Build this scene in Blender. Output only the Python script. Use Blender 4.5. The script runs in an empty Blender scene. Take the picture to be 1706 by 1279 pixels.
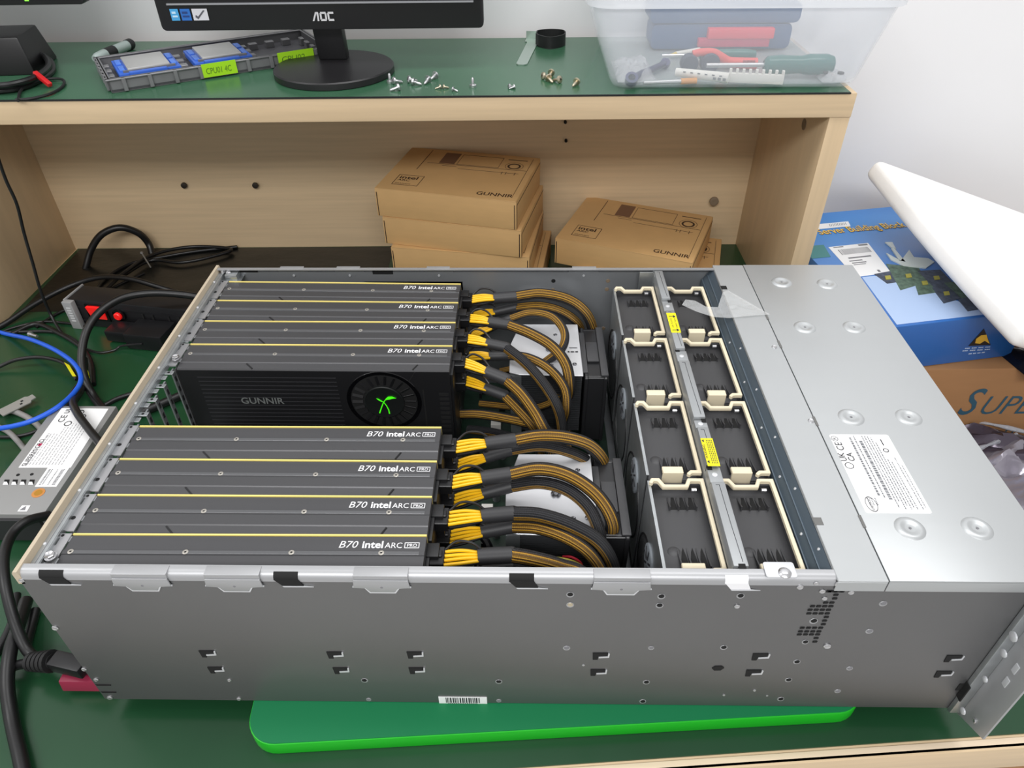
import bpy, bmesh, math, random
from mathutils import Vector, Matrix, Euler
random.seed(7)
SC = bpy.context.scene
COL = SC.collection
R = math.radians

# ------------------------------------------------------------------ camera
CAM_LOC = Vector((0.363642, -0.310496, 0.604223))
CAM_ROT = Euler((0.890694, 0.00872838, 0.0154508), 'XYZ')
FPX = 1203.579
cd = bpy.data.cameras.new('camera')
cd.sensor_fit = 'HORIZONTAL'; cd.sensor_width = 36.0
cd.lens = FPX * 36.0 / 1706.0
cd.clip_start = 0.01; cd.clip_end = 50
cam = bpy.data.objects.new('camera', cd); COL.objects.link(cam)
cam.location = CAM_LOC; cam.rotation_euler = CAM_ROT
SC.camera = cam

# ------------------------------------------------------------------ world, lights, exposure
SC.view_settings.view_transform = 'Standard'
SC.view_settings.look = 'None'
SC.view_settings.exposure = 0.0
SC.view_settings.gamma = 1.0
SC.view_settings.use_curve_mapping = False
world = bpy.data.worlds.new('room_ambient'); SC.world = world
world.use_nodes = True
world.node_tree.nodes['Background'].inputs[0].default_value = (0.985, 0.975, 0.98, 1)
world.node_tree.nodes['Background'].inputs[1].default_value = 0.62


def area(name, loc, target, sx, sy, power, color=(1, 1, 1)):
    l = bpy.data.lights.new(name, 'AREA'); l.shape = 'RECTANGLE'
    l.size = sx; l.size_y = sy; l.energy = power; l.color = color
    o = bpy.data.objects.new(name, l); COL.objects.link(o)
    o.location = loc
    o.rotation_euler = (Vector(target) - Vector(loc)).to_track_quat('-Z', 'Y').to_euler()
    return o


# ceiling panels: one over the bench, a row behind the photographer
area('ceiling_panel_lamp', (0.75, 0.36, 1.75), (0.75, 0.34, 0.0), 1.6, 0.5, 12)
area('ceiling_panel_lamp', (0.10, -1.55, 1.75), (0.10, -1.0, 0.0), 2.0, 0.5, 44)
area('ceiling_panel_lamp', (-1.3, 0.10, 1.75), (-1.0, 0.10, 0.0), 0.5, 1.2, 11)

CR = CAM_ROT.to_matrix()


def ray(px, py):
    return CR @ Vector(((px - 853) / FPX, -(py - 639.5) / FPX, -1))


def PZ(px, py, z):
    d = ray(px, py); return CAM_LOC + d * ((z - CAM_LOC.z) / d.z)


def PY(px, py, y):
    d = ray(px, py); return CAM_LOC + d * ((y - CAM_LOC.y) / d.y)


def PX(px, py, x):
    d = ray(px, py); return CAM_LOC + d * ((x - CAM_LOC.x) / d.x)


# ------------------------------------------------------------------ materials
def lin(c):
    r = []
    for v in c:
        v /= 255.0
        r.append(v / 12.92 if v <= 0.04045 else ((v + 0.055) / 1.055) ** 2.4)
    return (*r, 1.0)


MATS = {}


def mat(name, rgb, rough=0.5, metal=0.0, var=0.0, vscale=(20, 20, 20), bump=0.0, bscale=None, spec=0.5,
        emit=None, estr=0.0, coat=0.0, detail=3.0):
    m = bpy.data.materials.new(name); m.use_nodes = True
    nt = m.node_tree; n = nt.nodes; L = nt.links
    b = n['Principled BSDF']
    b.inputs['Base Color'].default_value = lin(rgb)
    b.inputs['Roughness'].default_value = rough
    b.inputs['Metallic'].default_value = metal
    b.inputs['Specular IOR Level'].default_value = spec
    b.inputs['Coat Weight'].default_value = coat
    if emit:
        b.inputs['Emission Color'].default_value = lin(emit)
        b.inputs['Emission Strength'].default_value = estr
    if var or bump:
        tc = n.new('ShaderNodeTexCoord'); mp = n.new('ShaderNodeMapping')
        mp.inputs['Scale'].default_value = vscale
        L.new(tc.outputs['Object'], mp.inputs['Vector'])
        nz = n.new('ShaderNodeTexNoise'); nz.inputs['Scale'].default_value = 1.0
        nz.inputs['Detail'].default_value = detail
        L.new(mp.outputs[0], nz.inputs['Vector'])
        if var:
            cr = n.new('ShaderNodeValToRGB')
            c = lin(rgb)
            cr.color_ramp.elements[0].position = 0.28
            cr.color_ramp.elements[1].position = 0.72
            cr.color_ramp.elements[0].color = (*[x * (1 - var) for x in c[:3]], 1)
            cr.color_ramp.elements[1].color = (*[min(1, x * (1 + var)) for x in c[:3]], 1)
            L.new(nz.outputs['Fac'], cr.inputs[0]); L.new(cr.outputs[0], b.inputs['Base Color'])
        if bump:
            if bscale:
                mp2 = n.new('ShaderNodeMapping'); mp2.inputs['Scale'].default_value = bscale
                L.new(tc.outputs['Object'], mp2.inputs['Vector'])
                nz2 = n.new('ShaderNodeTexNoise'); nz2.inputs['Scale'].default_value = 1.0
                nz2.inputs['Detail'].default_value = 4
                L.new(mp2.outputs[0], nz2.inputs['Vector']); src = nz2
            else:
                src = nz
            bp = n.new('ShaderNodeBump'); bp.inputs['Strength'].default_value = bump
            bp.inputs['Distance'].default_value = 0.002
            L.new(src.outputs['Fac'], bp.inputs['Height']); L.new(bp.outputs[0], b.inputs['Normal'])
    MATS[name] = m
    return m


def clear_mat(name, rgb, alpha, rough=0.2, bump=0.0, bscale=(60, 60, 60)):
    """thin clear plastic: mostly see-through, a little milky, glossy"""
    m = bpy.data.materials.new(name); m.use_nodes = True
    nt = m.node_tree; n = nt.nodes; L = nt.links
    b = n['Principled BSDF']; out = n['Material Output']
    b.inputs['Base Color'].default_value = lin(rgb); b.inputs['Roughness'].default_value = rough
    tr = n.new('ShaderNodeBsdfTransparent'); mx = n.new('ShaderNodeMixShader')
    mx.inputs[0].default_value = alpha
    L.new(tr.outputs[0], mx.inputs[1]); L.new(b.outputs[0], mx.inputs[2]); L.new(mx.outputs[0], out.inputs[0])
    if bump:
        tc = n.new('ShaderNodeTexCoord'); mp = n.new('ShaderNodeMapping'); mp.inputs['Scale'].default_value = bscale
        nz = n.new('ShaderNodeTexNoise'); nz.inputs['Scale'].default_value = 1; nz.inputs['Detail'].default_value = 3
        nz.inputs['Distortion'].default_value = 1.5
        bp = n.new('ShaderNodeBump'); bp.inputs['Strength'].default_value = bump; bp.inputs['Distance'].default_value = 0.004
        L.new(tc.outputs['Object'], mp.inputs[0]); L.new(mp.outputs[0], nz.inputs['Vector'])
        L.new(nz.outputs['Fac'], bp.inputs['Height']); L.new(bp.outputs[0], b.inputs['Normal'])
    return m


def braid_mat(name, lo, hi, c0=0.62, w=0.17):
    """woven black sleeve: the gold wires inside show through along one side (uv: u round, v along in metres)"""
    m = bpy.data.materials.new(name); m.use_nodes = True
    nt = m.node_tree; n = nt.nodes; L = nt.links
    b = n['Principled BSDF']; b.inputs['Roughness'].default_value = 0.55

    def math_(op, a, bb=None):
        x = n.new('ShaderNodeMath'); x.operation = op
        for i, q in enumerate((a, bb)):
            if q is None: continue
            if isinstance(q, (int, float)): x.inputs[i].default_value = q
            else: L.new(q, x.inputs[i])
        return x.outputs[0]
    uv = n.new('ShaderNodeUVMap'); sp = n.new('ShaderNodeSeparateXYZ'); L.new(uv.outputs[0], sp.inputs[0])
    u, v = sp.outputs[0], sp.outputs[1]
    d = math_('ABSOLUTE', math_('SUBTRACT', u, c0))
    band = math_('LESS_THAN', d, w)
    s1 = math_('SINE', math_('ADD', math_('MULTIPLY', u, 2 * math.pi * 9), math_('MULTIPLY', v, 4300)))
    s2 = math_('SINE', math_('SUBTRACT', math_('MULTIPLY', u, 2 * math.pi * 9), math_('MULTIPLY', v, 4300)))
    wv = math_('MULTIPLY', s1, s2)
    hole = math_('GREATER_THAN', wv, -0.25)
    ws = math_('SINE', math_('MULTIPLY', u, 2 * math.pi * 13))
    gold = n.new('ShaderNodeMix'); gold.data_type = 'RGBA'
    gold.inputs[6].default_value = lin((92, 62, 16)); gold.inputs[7].default_value = lin((182, 136, 38))
    L.new(math_('GREATER_THAN', ws, -0.35), gold.inputs[0])
    mx = n.new('ShaderNodeMix'); mx.data_type = 'RGBA'
    mx.inputs[6].default_value = lin(lo)
    L.new(gold.outputs[2], mx.inputs[7])
    L.new(math_('MULTIPLY', band, hole), mx.inputs[0])
    mx2 = n.new('ShaderNodeMix'); mx2.data_type = 'RGBA'
    L.new(mx.outputs[2], mx2.inputs[6]); mx2.inputs[7].default_value = lin(hi)
    L.new(math_('GREATER_THAN', wv, 0.55), mx2.inputs[0])
    notband = math_('SUBTRACT', 1.0, band)
    f = math_('MULTIPLY', math_('GREATER_THAN', wv, 0.55), notband)
    L.new(f, mx2.inputs[0])
    L.new(mx2.outputs[2], b.inputs['Base Color'])
    bp = n.new('ShaderNodeBump'); bp.inputs['Strength'].default_value = 0.5; bp.inputs['Distance'].default_value = 0.001
    L.new(wv, bp.inputs['Height']); L.new(bp.outputs[0], b.inputs['Normal'])
    return m


# ------------------------------------------------------------------ geometry helpers
_txt = {}


def text_geo(body, bold=0.0, shear=0.0, space=1.0):
    key = (body, bold, shear, space)
    if key not in _txt:
        c = bpy.data.curves.new('t', 'FONT'); c.body = body; c.size = 1.0
        c.offset = bold; c.shear = shear; c.space_character = space; c.resolution_u = 3
        o = bpy.data.objects.new('t', c); COL.objects.link(o)
        dg = bpy.context.evaluated_depsgraph_get(); dg.update()
        me = bpy.data.meshes.new_from_object(o.evaluated_get(dg))
        vs = [tuple(v.co) for v in me.vertices]; fs = [tuple(p.vertices) for p in me.polygons]
        bpy.data.objects.remove(o); bpy.data.curves.remove(c); bpy.data.meshes.remove(me)
        w = max((v[0] for v in vs), default=0)
        _txt[key] = (vs, fs, w)
    return _txt[key]


def catmull(pts, n=8):
    pts = [Vector(p) for p in pts]
    if len(pts) < 3: return pts
    P = [pts[0] * 2 - pts[1]] + pts + [pts[-1] * 2 - pts[-2]]
    out = []
    for i in range(1, len(P) - 2):
        a, b, c, d = P[i - 1:i + 3]
        for k in range(n):
            t = k / n
            out.append(0.5 * ((2 * b) + (c - a) * t + (2 * a - 5 * b + 4 * c - d) * t * t + (3 * b - a - 3 * c + d) * t ** 3))
    out.append(pts[-1])
    return out


class G:
    def __init__(s):
        s.v = []; s.f = []; s.m = []; s.uv = {}; s.cur = 0

    def _add(s, vs, fs):
        o = len(s.v); s.v += [tuple(x) for x in vs]
        for f in fs:
            s.f.append(tuple(i + o for i in f)); s.m.append(s.cur)
        return s

    def mi(s, i):
        s.cur = i; return s

    def box(s, x0, y0, z0, x1, y1, z1):
        x0, x1 = min(x0, x1), max(x0, x1); y0, y1 = min(y0, y1), max(y0, y1); z0, z1 = min(z0, z1), max(z0, z1)
        vs = [(x0, y0, z0), (x1, y0, z0), (x1, y1, z0), (x0, y1, z0), (x0, y0, z1), (x1, y0, z1), (x1, y1, z1), (x0, y1, z1)]
        return s._add(vs, [(0, 3, 2, 1), (4, 5, 6, 7), (0, 1, 5, 4), (1, 2, 6, 5), (2, 3, 7, 6), (3, 0, 4, 7)])

    def obox(s, c, ax, ay, az, hx, hy, hz):
        """oriented box: centre, three unit axes, half sizes"""
        c = Vector(c); ax, ay, az = Vector(ax) * hx, Vector(ay) * hy, Vector(az) * hz
        vs = [c - ax - ay - az, c + ax - ay - az, c + ax + ay - az, c - ax + ay - az,
              c - ax - ay + az, c + ax - ay + az, c + ax + ay + az, c - ax + ay + az]
        return s._add(vs, [(0, 3, 2, 1), (4, 5, 6, 7), (0, 1, 5, 4), (1, 2, 6, 5), (2, 3, 7, 6), (3, 0, 4, 7)])

    def hexa(s, b, t):
        """four bottom corners and four top corners, counter-clockwise from above"""
        return s._add(list(b) + list(t), [(0, 3, 2, 1), (4, 5, 6, 7), (0, 1, 5, 4), (1, 2, 6, 5), (2, 3, 7, 6), (3, 0, 4, 7)])

    def prism(s, poly, axis, a, b):
        """polygon (2d) extruded along an axis from a to b; poly axes: x->(y,z) y->(x,z) z->(x,y)"""
        def mk(p, t):
            return {'x': (t, p[0], p[1]), 'y': (p[0], t, p[1]), 'z': (p[0], p[1], t)}[axis]
        n = len(poly)
        vs = [mk(p, a) for p in poly] + [mk(p, b) for p in poly]
        area2 = sum(poly[i][0] * poly[(i + 1) % n][1] - poly[(i + 1) % n][0] * poly[i][1] for i in range(n))
        flip = (area2 < 0) ^ (axis == 'y') ^ (b < a)
        fs = [tuple(range(n))[::-1], tuple(range(n, 2 * n))] + [(i, (i + 1) % n, (i + 1) % n + n, i + n) for i in range(n)]
        if flip: fs = [f[::-1] for f in fs]
        return s._add(vs, fs)

    def cyl(s, a, b, r, r2=None, n=16):
        a, b = Vector(a), Vector(b); r2 = r if r2 is None else r2
        d = (b - a).normalized(); u = d.orthogonal().normalized(); w = d.cross(u)
        ring = lambda c, rr: [c + (u * math.cos(2 * math.pi * i / n) + w * math.sin(2 * math.pi * i / n)) * rr for i in range(n)]
        vs = ring(a, r) + ring(b, r2)
        fs = [tuple(range(n))[::-1], tuple(range(n, 2 * n))] + [(i, (i + 1) % n, (i + 1) % n + n, i + n) for i in range(n)]
        return s._add(vs, fs)

    def lathe(s, c, d, prof, n=24, up=None):
        """profile [(radius, height)] turned round axis d through c"""
        c = Vector(c); d = Vector(d).normalized(); u = d.orthogonal().normalized(); w = d.cross(u)
        vs = []; fs = []
        for (r, h) in prof:
            for i in range(n):
                t = 2 * math.pi * i / n
                vs.append(c + d * h + (u * math.cos(t) + w * math.sin(t)) * max(r, 1e-5))
        k = len(prof)
        for j in range(k - 1):
            for i in range(n):
                i2 = (i + 1) % n
                fs.append((j * n + i, j * n + i2, (j + 1) * n + i2, (j + 1) * n + i))
        fs.append(tuple(range(n))[::-1]); fs.append(tuple(range((k - 1) * n, k * n)))
        return s._add(vs, fs)

    def tube(s, pts, r, n=10, smooth=8, up=(0, 0, 1), rad=None):
        pts = catmull(pts, smooth) if smooth else [Vector(p) for p in pts]
        m = len(pts); T = []
        for i in range(m):
            t = pts[min(i + 1, m - 1)] - pts[max(i - 1, 0)]
            T.append(t.normalized() if t.length > 1e-9 else Vector((1, 0, 0)))
        up = Vector(up); nrm = up - T[0] * up.dot(T[0])
        if nrm.length < 1e-4: nrm = T[0].orthogonal()
        nrm.normalize()
        o = len(s.v); L = 0
        vs = []; uvs = []
        for i in range(m):
            if i:
                L += (pts[i] - pts[i - 1]).length
                q = T[i - 1].rotation_difference(T[i]); nrm = (q @ nrm); nrm = (nrm - T[i] * nrm.dot(T[i])).normalized()
            bi = T[i].cross(nrm)
            rr = r if rad is None else r * rad(i / (m - 1))
            for k in range(n):
                t = 2 * math.pi * k / n
                vs.append(pts[i] + (nrm * math.cos(t) + bi * math.sin(t)) * rr); uvs.append((k / n, L))
        fs = []; base = len(s.f)
        for i in range(m - 1):
            for k in range(n):
                k2 = (k + 1) % n
                fs.append((i * n + k, i * n + k2, (i + 1) * n + k2, (i + 1) * n + k))
                a, b_ = uvs[i * n + k], uvs[(i + 1) * n + k]
                s.uv[base + len(fs) - 1] = [(k / n, a[1]), ((k + 1) / n, a[1]), ((k + 1) / n, b_[1]), (k / n, b_[1])]
        fs.append(tuple(range(n))[::-1]); fs.append(tuple(range((m - 1) * n, m * n)))
        return s._add(vs, fs)

    def strip(s, path, w, h, z, closed=False):
        """flat bar of width w and height h following a 2d path, bottom at z"""
        P = [Vector((p[0], p[1])) for p in path]; n = len(P); L_ = []; R_ = []
        for i in range(n):
            a = P[i - 1] if i else P[i]; b = P[i + 1] if i < n - 1 else P[i]
            d1 = (P[i] - a).normalized() if i else (b - P[i]).normalized()
            d2 = (b - P[i]).normalized() if i < n - 1 else d1
            nn = Vector((-d1.y - d2.y, d1.x + d2.x)); nn.normalize()
            c = max(0.5, nn.dot(Vector((-d1.y, d1.x))))
            L_.append(P[i] + nn * (w / 2 / c)); R_.append(P[i] - nn * (w / 2 / c))
        vs = []
        for i in range(n):
            vs += [(R_[i].x, R_[i].y, z), (L_[i].x, L_[i].y, z), (L_[i].x, L_[i].y, z + h), (R_[i].x, R_[i].y, z + h)]
        fs = [(0, 1, 2, 3), tuple(4 * (n - 1) + k for k in (3, 2, 1, 0))]
        for i in range(n - 1):
            for k in range(4):
                k2 = (k + 1) % 4
                fs.append((4 * i + k, 4 * (i + 1) + k, 4 * (i + 1) + k2, 4 * i + k2))
        return s._add(vs, fs)

    def quad(s, a, b, c, d):
        return s._add([a, b, c, d], [(0, 1, 2, 3)])

    def slab(s, o, xd, yd, u0, v0, u1, v1, t=0.0003):
        """thin plate on a surface: origin o, in-plane unit dirs, normal xd x yd"""
        o, xd, yd = Vector(o), Vector(xd), Vector(yd); nd = xd.cross(yd).normalized()
        c = o + xd * ((u0 + u1) / 2) + yd * ((v0 + v1) / 2) + nd * (t / 2)
        return s.obox(c, xd, yd, nd, abs(u1 - u0) / 2, abs(v1 - v0) / 2, t / 2)

    def poly(s, o, xd, yd, pts, t=0.0003, base=0.0):
        """thin polygon plate on a surface"""
        o, xd, yd = Vector(o), Vector(xd), Vector(yd); nd = xd.cross(yd).normalized()
        n = len(pts)
        a2 = sum(pts[i][0] * pts[(i + 1) % n][1] - pts[(i + 1) % n][0] * pts[i][1] for i in range(n))
        if a2 < 0: pts = pts[::-1]
        vs = [o + xd * p[0] + yd * p[1] + nd * base for p in pts] + [o + xd * p[0] + yd * p[1] + nd * (base + t) for p in pts]
        fs = [tuple(range(n))[::-1], tuple(range(n, 2 * n))] + [(i, (i + 1) % n, (i + 1) % n + n, i + n) for i in range(n)]
        return s._add(vs, fs)

    def text(s, body, o, xd, yd, size, bold=0.0, shear=0.0, space=1.0, align='l', lift=0.0003, width=None):
        vs, fs, w = text_geo(body, bold, shear, space)
        o, xd, yd = Vector(o), Vector(xd), Vector(yd); nd = xd.cross(yd).normalized()
        k = size; kx = size if width is None else width / max(w, 1e-6)
        dx = {'l': 0, 'c': -w / 2, 'r': -w}[align]
        return s._add([o + xd * ((v[0] + dx) * kx) + yd * (v[1] * k) + nd * lift for v in vs], fs)

    def build(s, name, mats, parent=None, local=False, bevel=0.0, seg=2, smooth=True, angle=35):
        if not isinstance(mats, (list, tuple)): mats = [mats]
        me = bpy.data.meshes.new(name)
        vs = s.v
        if parent is not None and not local:
            inv = TF[parent.name].inverted()
            vs = [inv @ Vector(v) for v in vs]
        me.from_pydata([tuple(v) for v in vs], [], s.f)
        for m_ in mats: me.materials.append(m_)
        me.polygons.foreach_set('material_index', s.m)
        if s.uv:
            ul = me.uv_layers.new(name='uv')
            for fi, cs in s.uv.items():
                for li, c in zip(me.polygons[fi].loop_indices, cs): ul.data[li].uv = c
        if bevel > 0:
            bm = bmesh.new(); bm.from_mesh(me)
            ed = [e for e in bm.edges if len(e.link_faces) == 2 and e.calc_face_angle(0) > R(28)]
            bmesh.ops.bevel(bm, geom=ed, offset=bevel, segments=seg, profile=0.6, affect='EDGES', clamp_overlap=True)
            bm.to_mesh(me); bm.free()
        me.validate(); me.update()
        if smooth:
            me.polygons.foreach_set('use_smooth', [True] * len(me.polygons))
            me.set_sharp_from_angle(angle=R(angle))
        o = bpy.data.objects.new(name, me); COL.objects.link(o)
        if parent is not None: o.parent = parent
        TF[o.name] = (TF[parent.name] if parent is not None else Matrix.Identity(4))
        return o


TF = {}


def thing(name, label, cat, loc=(0, 0, 0), rotz=0.0, group=None, rot=None):
    o = bpy.data.objects.new(name, None); COL.objects.link(o)
    o.empty_display_size = 0.02
    o.location = loc
    o.rotation_euler = rot if rot else (0, 0, rotz)
    o['label'] = label; o['category'] = cat
    if group: o['group'] = group
    TF[o.name] = Matrix.Translation(Vector(loc)) @ (Euler(rot).to_matrix().to_4x4() if rot else Matrix.Rotation(rotz, 4, 'Z'))
    return o


def tag(o, label, cat, group=None):
    o['label'] = label; o['category'] = cat
    if group: o['group'] = group
    return o


def struct(o):
    o['kind'] = 'structure'; return o


def copy_tree(o, parent=None):
    c = o.copy(); COL.objects.link(c)
    TF[c.name] = TF[o.name]
    if parent is not None: c.parent = parent
    for ch in [x for x in KIDS.get(o.name, [])]: 
        KIDS.setdefault(c.name, []).append(copy_tree(ch, c))
    return c


KIDS = {}


def index_kids():
    KIDS.clear()
    for o in COL.objects:
        if o.parent: KIDS.setdefault(o.parent.name, []).append(o)


def rounded(x0, y0, x1, y1, r, n=5, corners=(1, 1, 1, 1)):
    """rounded rectangle, counter-clockwise from lower left"""
    out = []
    for (cx, cy, a0, on) in ((x0 + r, y0 + r, 180, corners[0]), (x1 - r, y0 + r, 270, corners[1]),
                             (x1 - r, y1 - r, 0, corners[2]), (x0 + r, y1 - r, 90, corners[3])):
        if on:
            for k in range(n + 1):
                t = R(a0 + 90 * k / n); out.append((cx + r * math.cos(t), cy + r * math.sin(t)))
        else:
            out.append((cx + (r if a0 in (270, 0) else -r), cy + (r if a0 in (0, 90) else -r)))
    return out
# ------------------------------------------------------------------ palette
M_wall = mat('wall_paint', (237, 237, 238), 0.75, var=0.015, vscale=(3, 3, 3), bump=0.04, bscale=(90, 90, 90))
M_floor = mat('floor_tile', (196, 196, 194), 0.4, var=0.05, vscale=(4, 4, 4))
WOODC = (211, 186, 157)
WOODC = (213, 188, 152)
M_wood = mat('wood_laminate', WOODC, 0.42, var=0.07, vscale=(5, 60, 150), bump=0.03, detail=5)
M_wood_v = mat('wood_laminate_upright', WOODC, 0.42, var=0.06, vscale=(120, 60, 5), bump=0.03, detail=5)
M_wood_pale = mat('wood_edge_band', (228, 208, 180), 0.4, var=0.05, vscale=(6, 200, 300), detail=5)
M_mat_low = mat('green_rubber_low', (27, 66, 40), 0.24, var=0.14, vscale=(5, 5, 5), bump=0.05, bscale=(14, 14, 30), detail=6)
M_mat_up = mat('green_rubber_up', (56, 98, 72), 0.24, var=0.08, vscale=(7, 7, 7), detail=5)
M_mat_edge = mat('rubber_edge', (16, 20, 20), 0.6)
M_black = mat('black_plastic', (20, 20, 22), 0.42)
M_black_gloss = mat('black_gloss', (9, 9, 11), 0.16)
M_black_rough = mat('black_rubber', (22, 22, 23), 0.55)
M_cable = mat('cable_black', (20, 20, 21), 0.38)
M_white = mat('white_print', (236, 236, 238), 0.5)
M_greyprint = mat('grey_print', (120, 120, 124), 0.5)
M_ink = mat('ink', (38, 38, 42), 0.6)
M_paper = mat('label_paper', (238, 238, 238), 0.45)
M_red = mat('red_plastic', (200, 34, 38), 0.35)
M_screw = mat('screw_steel', (206, 206, 208), 0.28, metal=0.9)
M_brass = mat('screw_brass', (204, 192, 168), 0.3, metal=0.9)
M_dark_hole = mat('dark_opening', (10, 10, 11), 0.8)
M_kraft = mat('kraft_card', (206, 166, 112), 0.68, var=0.035, vscale=(30, 30, 120), bump=0.03)
M_kraft_ink = mat('kraft_print', (62, 42, 28), 0.7)
M_kraft_tint = mat('kraft_print_tint', (118, 84, 60), 0.7)
M_cap = mat('cam_cap', (128, 112, 92), 0.5)

DZ = -0.018          # lower mat surface
SZ = 0.322           # upper mat surface
FZ = -0.768          # room floor

# ------------------------------------------------------------------ room
struct(G().box(-2.2, -2.4, FZ - 0.05, 2.6, 1.1, FZ).build('floor', M_floor))
g = G(); g.box(-2.2, 0, FZ, 2.6, 0.08, 1.75)
w_ = g.build('wall_back', M_wall); struct(w_)
w_.location = (0, 0.888, 0); w_.rotation_euler = (0, 0, R(0.9))

# ------------------------------------------------------------------ workbench and its mat
t = thing('workbench', 'pale wood workbench carrying the open server, with a wood front edge', 'workbench', (0, 0, FZ))
g = G(); g.prism([(-0.95, -0.153), (0.83, -0.0166), (0.83, 0.865), (-0.95, 0.865)], 'z', -0.05, -0.0195)
g.build('tabletop', M_wood, t)
k = math.tan(R(4.39)); ux, uy = math.cos(R(4.39)), math.sin(R(4.39))
g = G(); g.obox((-0.06, -0.08697, -0.0365), (ux, uy, 0), (-uy, ux, 0), (0, 0, 1), 0.893, 0.0025, 0.0185)
g.build('front_edge_band', M_wood, t, bevel=0.001)
g = G(); g.obox((-0.06, -0.08427, -0.0192), (ux, uy, 0), (-uy, ux, 0), (0, 0, 1), 0.893, 0.004, 0.0012)
g.build('edge_strip', M_wood_pale, t, bevel=0.0008)
for x in (-0.92, 0.765):
    G().box(x, 0.0, FZ, x + 0.022, 0.85, -0.05).build('side_panel', M_wood_v, t)
G().box(-0.9, 0.80, FZ + 0.1, 0.765, 0.815, -0.05).build('modesty_panel', M_wood, t)

g = G(); g.prism([(-0.94, -0.1455), (0.827, -0.0094), (0.827, 0.5925), (-0.94, 0.5925)], 'z', -0.0195, DZ)
g.prism([(-0.442, 0.5925), (0.748, 0.5925), (0.748, 0.858), (-0.442, 0.858)], 'z', -0.0195, DZ)
tag(g.build('desk_mat', M_mat_low), 'dark green rubber mat covering the workbench under the server', 'desk mat')

# ------------------------------------------------------------------ hutch
HR = R(0.9); HO = (0.15, 0.6, -0.0195)
t = thing('desk_hutch', 'pale wood desk hutch with an open bay, at the back of the workbench', 'hutch', HO, HR)
B = lambda *a: G().box(*a)
B(-0.99, -0.002, 0.311, 0.6205, 0.262, 0.3405).build('top_board', M_wood, t, local=True, bevel=0.0012)
B(-0.617, 0.0, 0.0, -0.592, 0.262, 0.311).build('side_panel', M_wood_v, t, local=True, bevel=0.0008)
B(0.595, 0.0, 0.0, 0.6205, 0.262, 0.311).build('side_panel', M_wood_v, t, local=True, bevel=0.0008)
B(-0.592, 0.252, 0.0, 0.595, 0.262, 0.311).build('back_panel', M_wood, t, local=True)
for (px, py) in ((138, 354), (1190, 336)):
    p = PY(px, py, 0.852); G().lathe(p, (0, -1, 0), [(0.0075, -0.004), (0.0075, 0.0008), (0.006, 0.0014), (0.002, 0.0005)], 20).build('cam_lock_cap', M_cap, t)
p = PX(1340, 207, 0.7440); G().lathe(p, (-1, 0, 0), [(0.0075, -0.004), (0.0075, 0.0008), (0.006, 0.0014), (0.002, 0.0005)], 20).build('cam_lock_cap', M_cap, t)
for (px, py) in ((310, 305), (428, 305)):
    p = PY(px, py, 0.852); g = G()
    g.lathe(p, (0, -1, 0.0), [(0.0028, -0.004), (0.0028, 0.008), (0.0052, 0.0085), (0.0048, 0.0115), (0.002, 0.012)], 14)
    g.build('protruding_screw', mat('dark_steel', (70, 64, 58), 0.4, metal=0.7) if 'dark_steel' not in MATS else MATS['dark_steel'], t)
for (px, py) in ((493, 219), (502, 251), (942, 204), (943, 235)):
    p = PY(px, py, 0.852); G().lathe(p, (0, -1, 0), [(0.0024, -0.006), (0.0024, 0.0006), (0.001, 0.0004)], 12).build('screw_hole', M_dark_hole, t)
# upper mat
t = thing('desk_mat', 'green rubber mat lying on top of the hutch shelf', 'desk mat', (HO[0], HO[1], 0.321), HR)
G().box(-0.99, -0.001, 0, 0.612, 0.273, 0.001).build('mat_sheet', M_mat_up, t, local=True)
G().box(-0.99, -0.0035, -0.0006, 0.612, -0.001, 0.001).build('cut_edge', M_mat_edge, t, local=True)

# ------------------------------------------------------------------ monitor
t = thing('monitor', 'black monitor with a dark screen on a round black foot, on the hutch shelf', 'monitor', (0.1, 0.7, SZ), R(1.0))
g = G(); g.lathe((0.009, -0.002, 0), (0, 0, 1), [(0.0775, 0), (0.079, 0.001), (0.079, 0.008), (0.0775, 0.0095)], 64)
g.build('foot', mat('monitor_foot', (30, 29, 31), 0.38), t, local=True)
g = G(); g.hexa([(-0.0165, 0.026, 0.0095), (0.0215, 0.026, 0.0095), (0.0215, 0.046, 0.0095), (-0.0165, 0.046, 0.0095)],
                [(-0.022, 0.018, 0.12), (0.018, 0.018, 0.12), (0.018, 0.042, 0.12), (-0.022, 0.042, 0.12)])
g.build('neck', M_black, t, local=True, bevel=0.002)
# body: bezel plane at local y=0, slightly tilted back
mx0, mx1, mz0, mz1 = -0.206, 0.2095, 0.053, 0.335
g = G(); g.prism(rounded(mx0, mz0, mx1, mz1, 0.006), 'y', 0.0, 0.02)
g.build('bezel', M_black, t, local=True, bevel=0.0012)
g = G(); g.prism(rounded(mx0 + 0.016, mz0 + 0.034, mx1 - 0.013, mz1 - 0.016, 0.003), 'y', -0.0006, 0.004)
g.build('screen', M_black_gloss, t, local=True)
g = G(); g.box(mx0 + 0.015, -0.0022, mz0 + 0.0305, mx1 - 0.012, 0.001, mz0 + 0.0325)
g.build('silver_line', mat('silver_trim', (170, 172, 176), 0.3, metal=0.6), t, local=True)
g = G(); g.hexa([(-0.12, 0.02, 0.08), (0.12, 0.02, 0.08), (0.09, 0.045, 0.1), (-0.09, 0.045, 0.1)], [(-0.12, 0.02, 0.30), (0.12, 0.02, 0.30), (0.09, 0.045, 0.27), (-0.09, 0.045, 0.27)])
g.build('rear_shell', M_black, t, local=True, bevel=0.003)
g = G()   # AOC: the A has no bar
xd, yd = (1, 0, 0), (0, 0, 1); o = (-0.0095, -0.0008, mz0 + 0.0105)
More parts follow.
